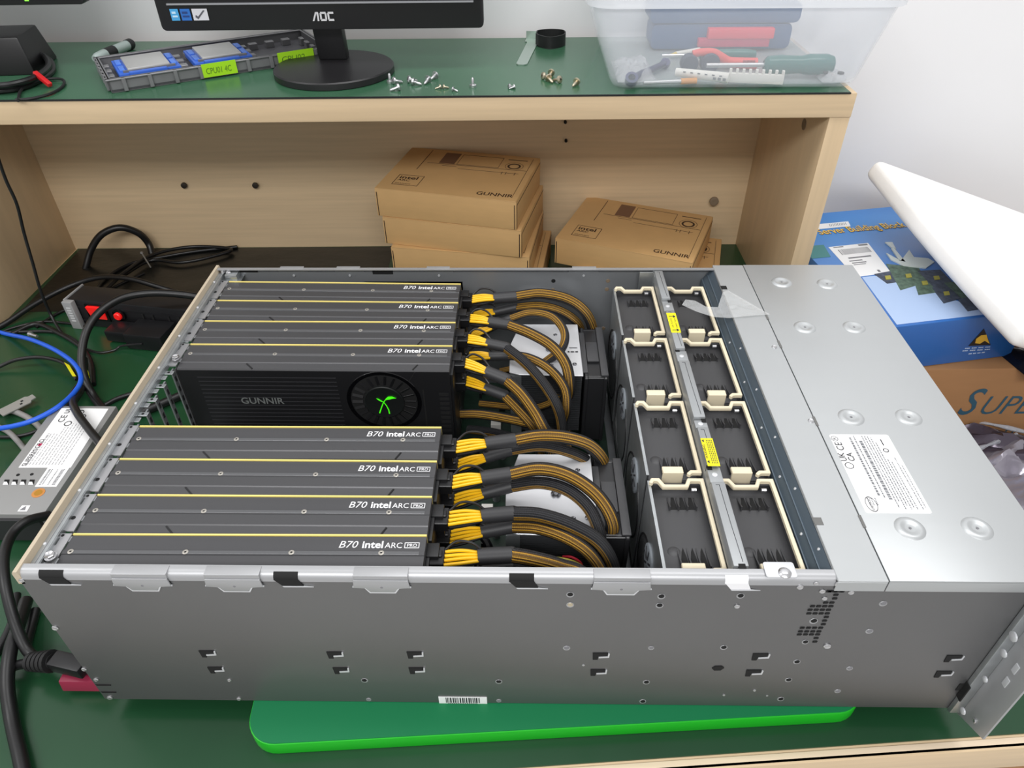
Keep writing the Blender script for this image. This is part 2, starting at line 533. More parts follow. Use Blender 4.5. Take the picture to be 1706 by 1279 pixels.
g.poly(o, xd, yd, [(0, 0), (0.0022, 0), (0.0060, 0.0086), (0.0060, 0.0105), (0.0047, 0.0105)], 0.0004)
g.poly(o, xd, yd, [(0.0064, 0), (0.0086, 0), (0.0086, 0.0095), (0.0078, 0.0105), (0.0054, 0.0105), (0.0054, 0.0086), (0.0064, 0.0086)], 0.0004)
for (x, c) in ((0.0102, False), (0.0200, True)):
    g.poly(o, xd, yd, [(x, 0.0015), (x + 0.0022, 0.0015), (x + 0.0022, 0.009), (x, 0.009)], 0.0004)
    g.poly(o, xd, yd, [(x + 0.0008, 0), (x + 0.0078, 0), (x + 0.0078, 0.0022), (x + 0.0008, 0.0022)], 0.0004)
    g.poly(o, xd, yd, [(x + 0.0008, 0.0083), (x + 0.0078, 0.0083), (x + 0.0078, 0.0105), (x + 0.0008, 0.0105)], 0.0004)
    if not c: g.poly(o, xd, yd, [(x + 0.0064, 0.0015), (x + 0.0086, 0.0015), (x + 0.0086, 0.009), (x + 0.0064, 0.009)], 0.0004)
g.build('brand_lettering', mat('logo_silver', (205, 205, 207), 0.4), t, local=True)
for i, (x, w, c, c2) in enumerate(((mx0 + 0.0165, 0.0105, (70, 160, 214), (190, 222, 240)), (mx0 + 0.0295, 0.0125, (40, 106, 186), (28, 60, 120)), (mx0 + 0.0445, 0.0195, (206, 206, 212), (84, 84, 92)))):
    g = G(); g.slab((x, -0.0004, mz0 + 0.0125), xd, yd, 0, 0, w, 0.0135, 0.0005)
    g.mi(1)
    if i == 2:
        g.poly((x, -0.0009, mz0 + 0.0125), xd, yd, [(0.003, 0.004), (0.006, 0.0015), (0.0165, 0.0115), (0.0145, 0.0118), (0.0065, 0.0045), (0.004, 0.0065)], 0.0003)
    else:
        g.slab((x, -0.0009, mz0 + 0.0125), xd, yd, 0.002, 0.004, w - 0.002, 0.006, 0.0003); g.slab((x, -0.0009, mz0 + 0.0125), xd, yd, 0.002, 0.008, w - 0.0035, 0.0105, 0.0003)
    g.build('bezel_sticker', [mat('sticker_%d' % i, c, 0.4), mat('sticker_ink_%d' % i, c2, 0.4)], t, local=True)

t = thing('monitor', 'black monitor corner with a green status light at the top left', 'monitor', (-0.33, 0.72, SZ), R(2.0))
rx = PY(138, 5, 0.72).x + 0.33; bz = PY(70, 9, 0.72).z - SZ
g = G(); g.prism(rounded(rx - 0.48, bz, rx, bz + 0.28, 0.006), 'y', 0, 0.022); g.build('bezel', M_black, t, local=True, bevel=0.0015)
g = G(); g.prism(rounded(rx - 0.465, bz + 0.022, rx - 0.015, bz + 0.265, 0.003), 'y', -0.0005, 0.004); g.build('screen', M_black_gloss, t, local=True)
p = PY(45, 3, 0.7195); g = G(); g.slab((p.x + 0.33 - 0.003, -0.0006, bz + 0.005), (1, 0, 0), (0, 0, 1), 0, 0, 0.005, 0.0035, 0.0005)
g.build('status_light', mat('green_led', (120, 255, 60), 0.5, emit=(110, 255, 50), estr=1.5), t, local=True)
g = G(); g.box(rx - 0.27, 0.022, 0.008, rx - 0.21, 0.046, bz + 0.12); g.build('neck', M_black, t, local=True, bevel=0.002)
g = G(); g.lathe((rx - 0.24, 0.05, 0), (0, 0, 1), [(0.06, 0), (0.061, 0.001), (0.061, 0.007), (0.059, 0.008)], 48); g.build('foot', M_black, t, local=True)

# ------------------------------------------------------------------ adapter, red clip, tie on the left of the shelf
a = PZ(0, 55, SZ + 0.05); b = PZ(48, 53, SZ + 0.05); c = PZ(64, 98, SZ + 0.045)
t = thing('power_adapter', 'black power adapter block at the left end of the hutch shelf', 'power adapter', (PZ(60, 125, SZ).x, PZ(60, 125, SZ).y, SZ), R(6))
g = G(); g.hexa([(-0.13, 0, 0.0), (0.0, 0, 0.0), (-0.004, 0.085, 0.0), (-0.13, 0.085, 0.0)], [(-0.13, 0.006, 0.046), (-0.008, 0.006, 0.046), (-0.014, 0.078, 0.046), (-0.13, 0.078, 0.046)])
g.build('housing', mat('adapter_black', (16, 16, 17), 0.4), t, local=True, bevel=0.003)
P = [PZ(62, 92, SZ + 0.01), PZ(82, 100, SZ + 0.006), PZ(86, 118, SZ + 0.004), PZ(60, 136, SZ + 0.004), PZ(30, 147, SZ + 0.004), PZ(-10, 152, SZ + 0.004)]
G().tube(P, 0.0042, 10).build('power_lead', M_cable, t)
P = [PZ(60, 88, SZ + 0.016), PZ(76, 96, SZ + 0.012), PZ(80, 112, SZ + 0.011), PZ(55, 130, SZ + 0.0118), PZ(20, 140, SZ + 0.012), PZ(-12, 143, SZ + 0.012)]
G().tube(P, 0.0038, 10).build('power_lead', M_cable, t)
g = G(); a_ = PZ(58, 121, SZ + 0.016); b_ = PZ(84, 142, SZ + 0.004); d = (b_ - a_); L = d.length; d.normalize(); s_ = d.cross(Vector((0, 0, 1))).normalized()
g.obox((a_ + b_) / 2, d, s_, s_.cross(d), L / 2, 0.003, 0.0026)
tag(g.build('red_clip', M_red, bevel=0.001), 'small red clip on the black leads beside the adapter', 'clip')
P = [PZ(30, 168, SZ + 0.002), PZ(34, 152, SZ + 0.003), PZ(50, 138, SZ + 0.004), PZ(84, 131, SZ + 0.004), PZ(105, 133, SZ + 0.003), PZ(104, 144, SZ + 0.002), PZ(84, 156, SZ + 0.002), PZ(52, 164, SZ + 0.002), PZ(26, 166, SZ + 0.002)]
tag(G().tube(P, 0.0017, 8).build('zip_tie', M_black_rough), 'thin black zip tie looped by the red clip', 'zip tie')

# ------------------------------------------------------------------ grey processor tray with two processors
A0 = PZ(187, 156, SZ); A1 = PZ(560, 97, SZ); ang = math.atan2(A1.y - A0.y, A1.x - A0.x)
t = thing('processor_tray', 'long grey plastic processor tray with green notes, lying left of the monitor foot', 'tray', (A0.x, A0.y, SZ), ang)
M_tray = mat('tray_grey', (122, 122, 124), 0.35, metal=0.25, var=0.06, vscale=(60, 60, 60))
M_tray_d = mat('tray_dark', (84, 84, 88), 0.45)
TL, TW, TH = 0.285, 0.118, 0.017
g = G(); g.box(0, 0, 0.001, TL, TW, 0.004); g.build('tray_floor', M_tray_d, t, local=True)
g = G()
for (y0, y1) in ((0, 0.0025), (TW - 0.0025, TW)): g.box(0, y0, 0.0, TL, y1, TH)
for (x0, x1) in ((0, 0.0025), (TL - 0.0025, TL)): g.box(x0, 0, 0.0, x1, TW, TH)
g.box(-0.003, -0.003, TH - 0.002, TL + 0.003, 0.004, TH); g.box(-0.003, TW - 0.004, TH - 0.002, TL + 0.003, TW + 0.003, TH)
g.box(-0.003, 0, TH - 0.002, 0.004, TW, TH); g.box(TL - 0.004, 0, TH - 0.002, TL + 0.003, TW, TH)
for i in range(9): g.box(0.015 + i * 0.031, -0.0035, 0.001, 0.020 + i * 0.031, 0.0, TH)
for i in range(6): g.box(-0.0035, 0.01 + i * 0.018, 0.001, 0.0, 0.016 + i * 0.018, TH)
g.build('tray_walls', M_tray, t, local=True, bevel=0.0006, seg=1)
g = G()
for i in range(3):
    x = 0.012 + i * 0.090
    for yy in (0.016, 0.094):
        for xx in (0.006, 0.03, 0.054): g.box(x + xx, yy - 0.005, 0.004, x + xx + 0.012, yy + 0.005, 0.0125)
    for yy in (0.03, 0.055, 0.08): g.box(x - 0.008, yy - 0.006, 0.004, x - 0.001, yy + 0.006, 0.014); g.box(x + 0.077, yy - 0.006, 0.004, x + 0.083, yy + 0.006, 0.014)
g.build('pocket_ribs', M_tray, t, local=True, bevel=0.0006, seg=1)
M_note = mat('green_note', (158, 214, 18), 0.6)
for (x0, x1) in ((0.112, 0.156), (0.212, 0.262)):
    g = G(); g.box(x0, -0.0046, 0.0025, x1, -0.0038, TH + 0.002)
    g.mi(1); g.text('CPU01 4C' if x0 < 0.2 else 'CPU02', (x0 + 0.004, -0.0047, 0.0065), (1, 0, 0), (0, 0, 1), 0.0105, 0.0, 0.1, lift=0.0002, width=0.033)
    g.build('sticky_note', [M_note, mat('note_ink_%d' % int(x0 * 1e3), (84, 124, 20), 0.6)], t, local=True)
proc = []
M_ihs = mat('processor_lid', (196, 196, 194), 0.36, metal=0.55, var=0.02, vscale=(40, 40, 40))
M_blue = mat('carrier_blue', (50, 98, 196), 0.4)
c_, s_ = math.cos(ang), math.sin(ang)
for i, lab in enumerate(('silver processor in a blue frame, in the left pocket of the grey tray', 'silver processor in a blue frame, in the middle pocket of the grey tray')):
    lx, ly = 0.016 + i * 0.093, 0.022
    q = thing('processor', lab, 'processor', (A0.x + lx * c_ - ly * s_, A0.y + lx * s_ + ly * c_, SZ + 0.0078), ang, 'processors in the grey tray')
    g = G(); g.box(0, 0.0, 0, 0.076, 0.076, 0.007); g.build('blue_carrier', M_blue, q, local=True, bevel=0.001)
    g = G(); g.box(0.012, -0.0075, 0.003, 0.058, 0.001, 0.0095); g.build('carrier_tab', M_blue, q, local=True, bevel=0.001)
    g = G(); g.prism([(0.012, 0.008), (0.064, 0.008), (0.064, 0.072), (0.012, 0.072)], 'z', 0.006, 0.0112); g.build('metal_lid', M_ihs, q, local=True, bevel=0.0015)
    if i == 0: mat('carrier_blue_light', (74, 122, 214), 0.4)
    for yy in (0.012, 0.044):
        for xx in (0.003, 0.0665): G().box(xx, yy, 0.0068, xx + 0.0065, yy + 0.024, 0.009).build('carrier_clip', MATS['carrier_blue_light'], q, local=True, bevel=0.0006)
    g = G(); g.box(0.006, 0.004, 0.0068, 0.07, 0.0075, 0.0095); g.build('carrier_ridge', MATS['tray_grey'], q, local=True)

# torch behind the tray
a = PZ(157, 98, SZ + 0.0075); b = PZ(220, 72, SZ + 0.0075); d = b - a; L = d.length
t = thing('pen_torch', 'grey-white pen torch with black bands behind the processor tray', 'torch', (a.x, a.y, a.z), rot=d.to_track_quat('X', 'Z').to_euler())
M_tor = mat('torch_shell', (176, 190, 186), 0.3, metal=0.3)
g = G(); g.lathe((0, 0, 0), (1, 0, 0), [(0.004, 0), (0.0062, 0.006), (0.0072, L * 0.28)], 18); g.build('torch_nose', M_tor, t, local=True)
g = G(); g.lathe((L * 0.28, 0, 0), (1, 0, 0), [(0.0075, 0), (0.0075, L * 0.22)], 18); g.build('grip_band', M_black_rough, t, local=True)
g = G(); g.lathe((L * 0.5, 0, 0), (1, 0, 0), [(0.0068, 0), (0.0068, L * 0.36)], 18); g.build('torch_barrel', M_tor, t, local=True)
g = G(); g.lathe((L * 0.86, 0, 0), (1, 0, 0), [(0.0075, 0), (0.0075, L * 0.1), (0.0055, L * 0.14)], 18); g.build('tail_cap', M_black_rough, t, local=True)

# ------------------------------------------------------------------ loose screws on the shelf
def loose_screw(px, py, az, big, brass, label, stand=False):
    p = PZ(px, py, SZ)
    t = thing('screw', label, 'screw', (p.x, p.y, SZ), az, 'loose screws on the hutch shelf')
    k = 1.0 if big else 0.62; m = M_brass if brass else M_screw
    if stand:
        hd = Vector((0, 0, 1)); o = Vector((0, 0, 0))
        G().lathe(o, hd, [(0.0042 * k, 0), (0.0044 * k, 0.001), (0.0044 * k, 0.0028 * k), (0.003 * k, 0.0036 * k)], 14).build('screw_head', m, t, local=True)
        G().lathe(o + hd * 0.0028 * k, hd, [(0.0018 * k, 0), (0.0018 * k, 0.0075 * k), (0.0008 * k, 0.009 * k)], 10).build('screw_thread', m, t, local=True)
    else:
        hd = Vector((1, 0, -0.28)).normalized(); o = Vector((0, 0, 0.0042 * k))
        G().lathe(o, hd, [(0.003 * k, -0.003 * k), (0.0046 * k, -0.002 * k), (0.0046 * k, 0)], 14).build('screw_head', m, t, local=True)
        G().lathe(o, hd, [(0.0019 * k, 0), (0.0019 * k, 0.0085 * k), (0.0008 * k, 0.0105 * k)], 10).build('screw_thread', m, t, local=True)
        G().lathe(o - hd * 0.0029 * k, -hd, [(0.0022 * k, 0), (0.0016 * k, 0.0001)], 6).build('screw_recess', M_dark_hole, t, local=True)


for a_ in ((650, 138, 80, 1, 0, 'silver screw nearest the monitor foot, standing on its head', True),
           (658, 140, 20, 1, 0, 'silver screw touching the standing one by the monitor foot'),
           (663, 151, 200, 1, 0, 'silver screw at the front, just right of the monitor foot'),
           (683, 138, 20, 1, 0, 'left silver screw of the touching pair right of the monitor foot'),
           (690, 142, -10, 1, 0, 'right silver screw of the touching pair right of the monitor foot'),
           (713, 138, 250, 1, 0, 'silver screw head-on, nearer one of two right of the touching pair'),
           (725, 131, 240, 1, 0, 'silver screw farthest back among those right of the monitor'),
           (733, 148, 200, 0, 1, 'tiny brassy screw lying flat between silver screws'),
           (740, 148, 10, 0, 1, 'tiny brassy screw touching another tiny one'),
           (756, 152, -30, 0, 0, 'tiny silver screw closest to the front edge'),
           (788, 145, 90, 1, 0, 'lone silver screw standing on its head mid shelf', True),
           (849, 147, 20, 0, 0, 'left tiny screw of the tiny pair mid shelf'),
           (856, 148, 200, 0, 0, 'right tiny screw of the tiny pair mid shelf'),
           (906, 132, 30, 1, 1, 'left screw of the four-screw heap before the black strap'),
           (918, 127, 250, 1, 1, 'hindmost screw of the four-screw heap before the black strap'),
           (914, 136, -60, 1, 1, 'front screw of the four-screw heap before the black strap'),
           (931, 138, 140, 1, 1, 'right screw of the four-screw heap before the black strap'),
           (960, 142, 240, 1, 1, 'lone brassy screw nearest the clear tool bin')):
    loose_screw(a_[0], a_[1], R(a_[2]), a_[3], a_[4], a_[5], len(a_) > 6)

# ------------------------------------------------------------------ slot cover and wrist strap
a = PZ(868, 109, SZ); b = PZ(889, 66, SZ); d = (b - a); ang = math.atan2(d.y, d.x); L = d.length
t = thing('slot_cover', 'pale metal slot cover lying on the shelf left of the clear bin', 'slot cover', (a.x, a.y, SZ), ang)
g = G(); g.prism([(0, -0.004), (0.004, -0.008), (L * 0.86, -0.009), (L * 0.88, -0.013), (L, -0.013), (L, 0.011), (L * 0.88, 0.011), (L * 0.86, 0.007), (0.004, 0.007), (0, 0.004)], 'z', 0.0002, 0.0014)
g.build('cover_plate', mat('slot_metal', (170, 186, 176), 0.3, metal=0.6), t, local=True)
g = G(); g.box(L - 0.0012, -0.013, 0.0, L, 0.011, 0.012); g.build('bent_tab', MATS['slot_metal'], t, local=True)
pts = [PZ(894, 74, SZ), PZ(897, 70, SZ), PZ(918, 68, SZ), PZ(938, 70, SZ), PZ(939, 77, SZ), PZ(918, 82, SZ), PZ(900, 79, SZ), PZ(893, 75, SZ)]
cm = catmull([(p.x, p.y, 0) for p in pts], 8)
g = G(); g.strip([(p.x, p.y) for p in cm], 0.0016, 0.016, SZ + 0.0005)
tag(g.build('wrist_strap', M_black_rough), 'black fabric wrist strap loop behind the slot cover', 'wrist strap')
# ------------------------------------------------------------------ clear tool bin and what is in it
M_clear = clear_mat('clear_plastic', (236, 240, 245), 0.28, 0.14)
M_clear_rim = clear_mat('clear_plastic_rim', (240, 243, 247), 0.55, 0.15)
FL, FR, BL = (0.4715, 0.6165), (0.772, 0.6205), (0.459, 0.856)
t = thing('tool_bin', 'clear plastic storage bin full of hand tools, at the right end of the shelf', 'storage bin', (0.62, 0.735, SZ + 0.001))
z0, z1 = SZ + 0.0010, SZ + 0.097
def ringpts(x0, y0, x1, y1, r, z): return [(x, y, z) for (x, y) in rounded(x0, y0, x1, y1, r, 5)]
def loft(g, rings):
    n = len(rings[0]); vs = [p for r_ in rings for p in r_]; fs = []
    for j in range(len(rings) - 1):
        for i in range(n): fs.append((j * n + i, j * n + (i + 1) % n, (j + 1) * n + (i + 1) % n, (j + 1) * n + i))
    g._add(vs, fs); return g
th = 0.0016
b0 = (0.468, 0.615, 0.774, 0.857); b1 = (0.440, 0.598, 0.796, 0.868)
ex = lambda b, d: (b[0] - d, b[1] - d, b[2] + d, b[3] + d)
g = G()
rings = [ringpts(*ex(b0, -0.016), 0.01, z0), ringpts(*ex(b0, -0.005), 0.018, z0 + 0.002), ringpts(*b0, 0.022, z0 + 0.010), ringpts(*b1, 0.028, z1),
         ringpts(*ex(b1, -th), 0.027, z1), ringpts(*ex(b0, -th), 0.021, z0 + 0.011), ringpts(*ex(b0, -0.018), 0.009, z0 + th)]
loft(g, rings); n = len(rings[0])
g._add(rings[0], [tuple(range(n))[::-1]]); g._add(rings[-1], [tuple(range(n))])
g.build('bin_body', M_clear, t, angle=50)
g = G()
rr = [ringpts(*b1, 0.028, z1), ringpts(*ex(b1, 0.006), 0.032, z1), ringpts(*ex(b1, 0.008), 0.032, z1 + 0.02), ringpts(*ex(b1, 0.0), 0.028, z1 + 0.02), ringpts(*ex(b1, -0.001), 0.028, z1 + 0.001)]
loft(g, rr + [rr[0]]); g.build('bin_rim', M_clear_rim, t, angle=50)

BZ = z0 + 0.0024     # inside floor of the bin
# tool case
M_case = mat('case_blue', (58, 88, 128), 0.5)
t = thing('tool_case', 'blue plastic tool case with a red handle, in the back of the clear bin', 'tool case', (0.64, 0.80, BZ))
x0, x1 = 0.5365, 0.742; zt = PY(1200, 12, 0.79).z
g = G(); g.prism(rounded(x0 + 0.004, BZ + 0.0005, x1 - 0.006, zt - 0.021, 0.008), 'y', 0.79, 0.842); g.build('case_base', M_case, t, bevel=0.0025)
g = G(); g.prism(rounded(x0 - 0.001, zt - 0.020, x1 + 0.001, zt + 0.006, 0.008), 'y', 0.787, 0.845); g.build('case_lid', M_case, t, bevel=0.003)
a = PY(1175, 46, 0.785); b = PY(1290, 46, 0.785); cz = PY(1230, 63, 0.785).z; dz = PY(1230, 77, 0.785).z
M_cred = mat('case_red', (222, 60, 78), 0.45)
G().box(a.x + 0.004, 0.778, cz, b.x, 0.790, a.z).build('red_handle', M_cred, t, bevel=0.0015)
G().box(a.x - 0.008, 0.780, dz, b.x - 0.004, 0.790, cz).build('red_latch', mat('case_red_dark', (196, 44, 86), 0.45), t, bevel=0.0015)

def along(name, pts, r, m, label, cat, n=14, rad=None, parent=None):
    o = G().tube(pts, r, n, rad=rad).build(name, m, parent)
    return tag(o, label, cat) if label else o
# green screwdriver
p0 = PZ(1275, 108, BZ + 0.014); p1 = PZ(1390, 107, BZ + 0.014)
t = thing('screwdriver', 'fat green-handled screwdriver at the right end of the clear bin', 'screwdriver', p0)
d = (p1 - p0); L = d.length; d.normalize()
M_grn = mat('screwdriver_green', (28, 104, 96), 0.2)
G().lathe(p0, d, [(0.006, -0.002), (0.0105, 0.002), (0.0115, L * 0.2), (0.0105, L * 0.5), (0.0125, L * 0.62), (0.0125, L * 0.88), (0.010, L * 0.97), (0.005, L)], 24).build('handle', M_grn, t)
G().cyl(p0 - d * 0.075, p0, 0.0028, n=12).build('shank', M_screw, t)
# second green handle behind
p0 = PZ(1165, 92, BZ + 0.010); p1 = PZ(1258, 91, BZ + 0.010); d = (p1 - p0); L = d.length; d.normalize()
t = thing('screwdriver', 'thin green-handled screwdriver lying behind the red cutter in the bin', 'screwdriver', p0)
G().lathe(p0, d, [(0.004, 0), (0.0075, 0.004), (0.0078, L * 0.8), (0.0055, L)], 18).build('handle', M_grn, t)
G().cyl(p0 - d * 0.05, p0, 0.002, n=10).build('shank', M_screw, t)
# red tape cutter (curved arm over two dark wheels)
t = thing('pipe_cutter', 'red pipe cutter with two dark wheels in the middle of the bin', 'pipe cutter', PZ(1190, 114, BZ))
M_rp = mat('cutter_red', (230, 84, 76), 0.4)
cy = PZ(1145, 108, BZ + 0.012)
zof = lambda px, py, y: PY(px, py, y)
Y = 0.70
arm = [zof(1154, 90, Y), zof(1170, 87, Y), zof(1188, 88, Y), zof(1202, 96, Y), zof(1214, 103, Y), zof(1238, 105, Y), zof(1260, 106, Y)]
G().tube(arm, 0.0062, 12, rad=lambda q: 0.75 + 0.45 * q).build('curved_arm', M_rp, t)
for (px, py, rr_) in ((1148, 105, 0.0115), (1182, 104, 0.0125)):
    p = zof(px, py, Y - 0.002); G().lathe(p, (0, -1, 0), [(rr_ * 0.9, -0.007), (rr_, -0.005), (rr_, 0.005), (rr_ * 0.9, 0.007), (0.003, 0.007)], 24).build('cutting_wheel', mat('wheel_%d' % px, (58, 64, 84), 0.5), t)
g = G()
for i in range(8):
    p = zof(1238 + i * 2.6, 106, Y - 0.0075); g.box(p.x, p.y - 0.0006, p.z - 0.004, p.x + 0.0008, p.y + 0.002, p.z + 0.004)
g.build('grip_ridges', mat('cutter_red_dark', (150, 44, 52), 0.5), t)
# ratchet spanner
t = thing('spanner', 'dark blue ring spanner lying at the left of the bin', 'spanner', PZ(1050, 141, BZ))
M_sp = mat('spanner_blue', (50, 52, 92), 0.35, metal=0.4)
P = [PZ(1052, 132, BZ + 0.006), PZ(1070, 122, BZ + 0.006), PZ(1088, 115, BZ + 0.006), PZ(1108, 106, BZ + 0.006)]
G().tube(P, 0.0042, 12).build('shaft', M_sp, t)
G().lathe(P[0], (0, -0.6, 0.8), [(0.0045, -0.004), (0.008, -0.004), (0.008, 0.004), (0.0045, 0.004), (0.0045, -0.003)], 20).build('ring_end', M_sp, t)
G().lathe(P[-1], (0, -0.6, 0.8), [(0.003, -0.004), (0.0065, -0.004), (0.0065, 0.004), (0.003, 0.004)], 6).build('hex_end', M_sp, t)
# white comb strip, cream tube, yellow-tipped pen, bits
t = thing('label_strip', 'white comb-edged plastic strip near the front of the bin', 'plastic strip', PZ(1260, 134, BZ))
a = PZ(1212, 134, BZ + 0.003); b = PZ(1304, 138, BZ + 0.003); d = b - a; L = d.length; d.normalize(); s_ = Vector((-d.y, d.x, 0)).normalized()
M_cream = mat('cream_plastic', (236, 233, 226), 0.45)
g = G(); g.obox((a + b) / 2 + Vector((0, 0, 0.004)), d, s_, (0, 0, 1), L / 2, 0.003, 0.0055); g.build('strip_bar', M_cream, t, bevel=0.0006)
g = G()
for i in range(9):
    c = a + d * (L * (0.03 + 0.118 * i)) + Vector((0, 0, 0.0118)); g.obox(c, d, s_, (0, 0, 1), 0.0015, 0.0026, 0.0025)
g.build('comb_teeth', M_cream, t)
t = thing('marker_tube', 'cream marker tube lying at the front of the bin by the comb strip', 'marker', PZ(1130, 122, BZ))
a = PZ(1126, 120, BZ + 0.009); b = PZ(1214, 130, BZ + 0.009)
G().tube([a, (a + b) / 2, b], 0.006, 16, rad=lambda q: 0.85 + 0.2 * q).build('marker_body', M_cream, t)
d = (b - a).normalized(); s_ = d.cross(Vector((0, 0, 1))).normalized()
g = G()
for i in range(6):
    c = a + d * (0.012 + i * 0.009) + s_ * 0.0058 + Vector((0, 0, 0.0028)); g.obox(c, d, s_, s_.cross(d), 0.0016, 0.0003, 0.0007)
for i in range(3):
    c = a + d * (0.05 + i * 0.006) + s_ * 0.0062 - Vector((0, 0, 0.0008)); g.obox(c, d, s_, s_.cross(d), 0.0018, 0.0004, 0.0016)
g.build('printed_marks', M_greyprint, t)
t = thing('precision_driver', 'slim driver with an orange collar, frontmost in the bin', 'precision driver', PZ(1100, 143, BZ))
a = PZ(1072, 138, BZ + 0.0035); b = PZ(1134, 135.5, BZ + 0.0035); c = PZ(1160, 134.5, BZ + 0.0035)
G().cyl(a, b, 0.0022, 0.0028, 12).build('driver_shaft', M_screw, t); G().cyl(b, c, 0.0036, n=14).build('orange_collar', mat('collar_orange', (226, 150, 52), 0.4), t)
t = thing('utility_pen', 'pale pen with a yellow tip lying behind the red cutter', 'pen', PZ(1140, 88, BZ))
a = PZ(1126, 90, BZ + 0.0045); b = PZ(1165, 83, BZ + 0.0045); c = a + (a - b).normalized() * 0.012
G().cyl(a, b, 0.0032, n=12).build('pen_barrel', M_cream, t); G().cyl(c, a, 0.0008, 0.003, 12).build('pen_tip', mat('tip_yellow', (232, 204, 110), 0.4), t)
# bag of small parts
M_bag = clear_mat('poly_bag', (235, 238, 242), 0.35, 0.15, bump=0.9, bscale=(80, 80, 80))
def lumpy(name, x0, y0, x1, y1, h, z, m, parent=None, seed=1, nx=14, ny=10, amp=1.0, local=False, edge=0.0008):
    """a crumpled pillow: top surface with folds, flat underside"""
    rnd = random.Random(seed); ph = [(rnd.uniform(-4, 4), rnd.uniform(-4, 4), rnd.uniform(0, 6.28)) for _ in range(9)]
    g = G(); vs = []; fs = []
    for j in range(ny + 1):
        for i in range(nx + 1):
            u, v = i / nx, j / ny
            e = (min(u, 1 - u, 0.22) / 0.22) ** 0.5 * (min(v, 1 - v, 0.22) / 0.22) ** 0.5
            w = sum(1 - 2 * abs(math.sin(math.pi * (a * u + b * v) + c)) for a, b, c in ph) / 5
            x = x0 + (x1 - x0) * u + 0.03 * (x1 - x0) * math.sin(v * 9 + seed) * (0.5 - abs(u - 0.5)); y = y0 + (y1 - y0) * v
            vs.append((x, y, z + edge + h * e * (0.8 + 0.45 * amp * w)))
    for j in range(ny):
        for i in range(nx):
            k = j * (nx + 1) + i; fs.append((k, k + 1, k + nx + 2, k + nx + 1))
    g._add(vs, fs)
    bt = [(v[0], v[1], z) for v in vs]; g._add(bt, [f[::-1] for f in fs])
    N = (nx + 1) * (ny + 1)
    rim = [i for i in range(nx)] + [i * (nx + 1) + nx for i in range(ny)] + [N - 1 - i for i in range(nx)] + [(ny - i) * (nx + 1) for i in range(ny)]
    for i in range(len(rim)):
        a, b = rim[i], rim[(i + 1) % len(rim)]; g.f.append((a + N, b + N, b, a)); g.m.append(0)
    return g.build(name, m, parent, local=local)
p = PZ(1034, 136, BZ)
tag(lumpy('parts_bag', p.x - 0.004, p.y - 0.004, p.x + 0.045, p.y + 0.09, 0.016, BZ, M_bag, seed=4), 'small clear bag of parts in the left front corner of the bin', 'bag')
p = PZ(1394, 138, BZ)
t = thing('parts_bag', 'small clear bag with dark bits at the right front corner of the bin', 'bag', (p.x, p.y, BZ))
lumpy('bag_film', -0.018, 0.0, 0.016, 0.05, 0.011, 0, M_bag, t, seed=9, local=True)
g = G(); g.lathe((-0.012, 0.012, 0.008), (0, 0, 1), [(0.003, 0), (0.003, 0.002)], 10); g.lathe((0.006, 0.01, 0.008), (0, 0, 1), [(0.004, 0), (0.004, 0.002)], 10)
g.build('dark_fitting', M_ink, t, local=True)
# ------------------------------------------------------------------ kraft card boxes of the graphics cards
BW, BD, BH = 0.2155, 0.163, 0.0445


